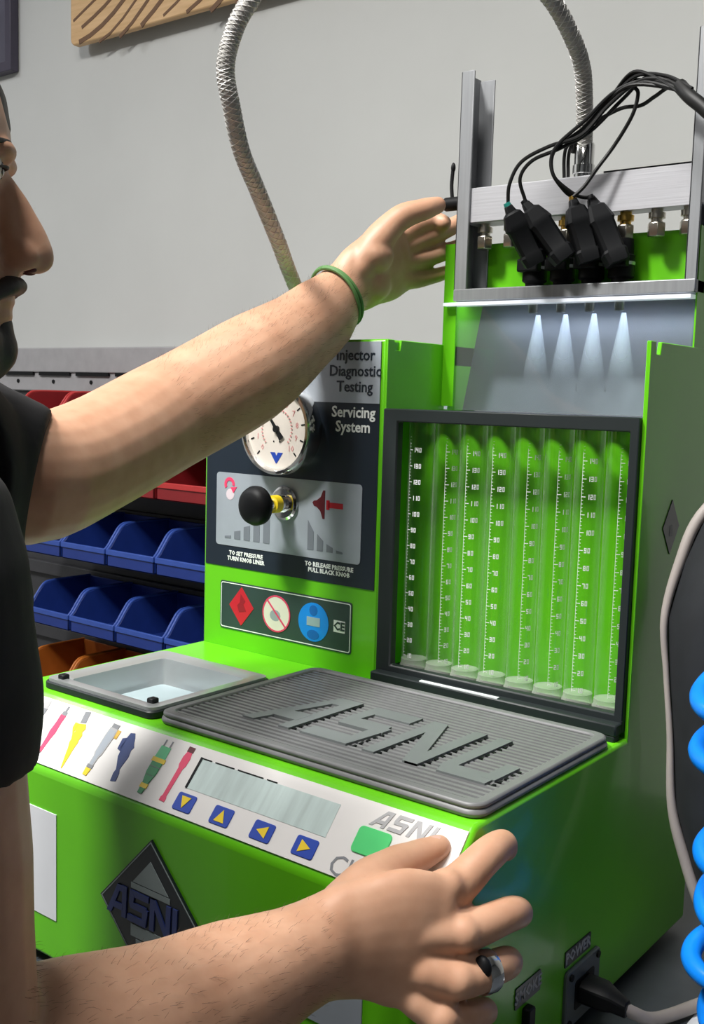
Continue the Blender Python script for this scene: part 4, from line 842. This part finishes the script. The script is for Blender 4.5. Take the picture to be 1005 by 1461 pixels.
remesh('beard', bb, K['hair'], Pn, .002, 3)
for s in (-1, 1):
    e = B(); limb(e, [hp(-.0285, s * .012, .0560), hp(-.0262, s * .026, .0575), hp(-.0345, s * .044, .0560)], [.0016, .0020, .0012], [.0008, .0010, .0008], ref=(0, 0, 1), n=8); obj('eyebrow', e, K['hair'], Pn)
    e = B(); ball(e, hp(-.0410, s * .031, .0425), .0118); ey = obj('eyeball', e, K['eye'], Pn)
    e = B(); ball(e, hp(-.0312, s * .030, .0425), (.0025, .0052, .0052), HR); obj('iris', e, K['iris'], ey)
    e = B(); limb(e, [hp(-.0310, s * .020, .0430), hp(-.0272, s * .030, .0440), hp(-.0320, s * .041, .0425)], [.0006, .0011, .0006], ref=(0, 0, 1), n=8); obj('eyelash', e, K['hair'], Pn)
for s in (-1, 1):
    e = B(); ball(e, hp(-.0145, s * .0065, -.0070), (.0045, .0030, .0022), HR); obj('nostril', e, K['maroon'], Pn)
# bracelet and ring
b = B(); wd = (V(LA[-1]) - V(LA[-2])).normalized()
for q, off in enumerate((.0, .0045)):
    c0 = V((.1842, .2290, .3690)) + wd * off; ax = (wd + V((0, 0, -.20 + .1 * q))).normalized(); a0, b0 = frame_of(ax, tuple(u_)); n = 36
    lp = [c0 + a0 * .0318 * math.cos(2 * math.pi * k / n) + b0 * .0280 * math.sin(2 * math.pi * k / n) for k in range(n + 1)]; tube(b, lp, .0017, 8, 1, smooth=False)
obj('bracelet', b, K['band'], Pn, label='thin green cord bracelet')
b = B(); p0, p1 = V((.5312, -.0380, -.0696)), V((.5345, -.0270, -.0699)); d = (p1 - p0).normalized(); a0, b0 = frame_of(d, (0, 0, 1)); n = 28
rs = [[p0 + d * s + (a0 * math.cos(2 * math.pi * k / n) + b0 * math.sin(2 * math.pi * k / n)) * r for k in range(n)] for s, r in ((-.004, .0112), (-.004, .0130), (-.002, .0136), (.004, .0136), (.006, .0130), (.006, .0112))]
rings(b, rs, cap=False); rg = obj('ring', b, K['chrome'], Pn, label='broad silver ring with a dark stone')
b = B(); ball(b, p0 + d * .001 + V((.35, -.72, .60)).normalized() * .0135, (.0060, .0040, .0075)); obj('ring_stone', b, K['black'], rg)

# ------------------------------------------------------------------ put every thing's origin at its own base and lift it to the floor's level
bpy.context.view_layer.update()
for root in [o for o in COL.objects if o.parent is None and o.type in ('MESH', 'EMPTY')]:
    pts = []
    def walk(o, mtx):
        m = mtx @ o.matrix_basis
        if o.type == 'MESH': pts.extend(m @ V(c) for c in o.bound_box)
        for c in o.children: walk(c, m)
    walk(root, M4.Identity(4))
    lo = V([min(p[i] for p in pts) for i in range(3)]); hi = V([max(p[i] for p in pts) for i in range(3)])
    base = V(((lo.x + hi.x) / 2, (lo.y + hi.y) / 2, lo.z)); sh = base - root.location
    if root.type == 'MESH':
        if root.data.users == 1: root.data.transform(M4.Translation(-sh))
        else: base = root.location.copy(); sh = V((0, 0, 0))
    for c in root.children: c.location = c.location - sh
    root.location = base + V((0, 0, DZ))
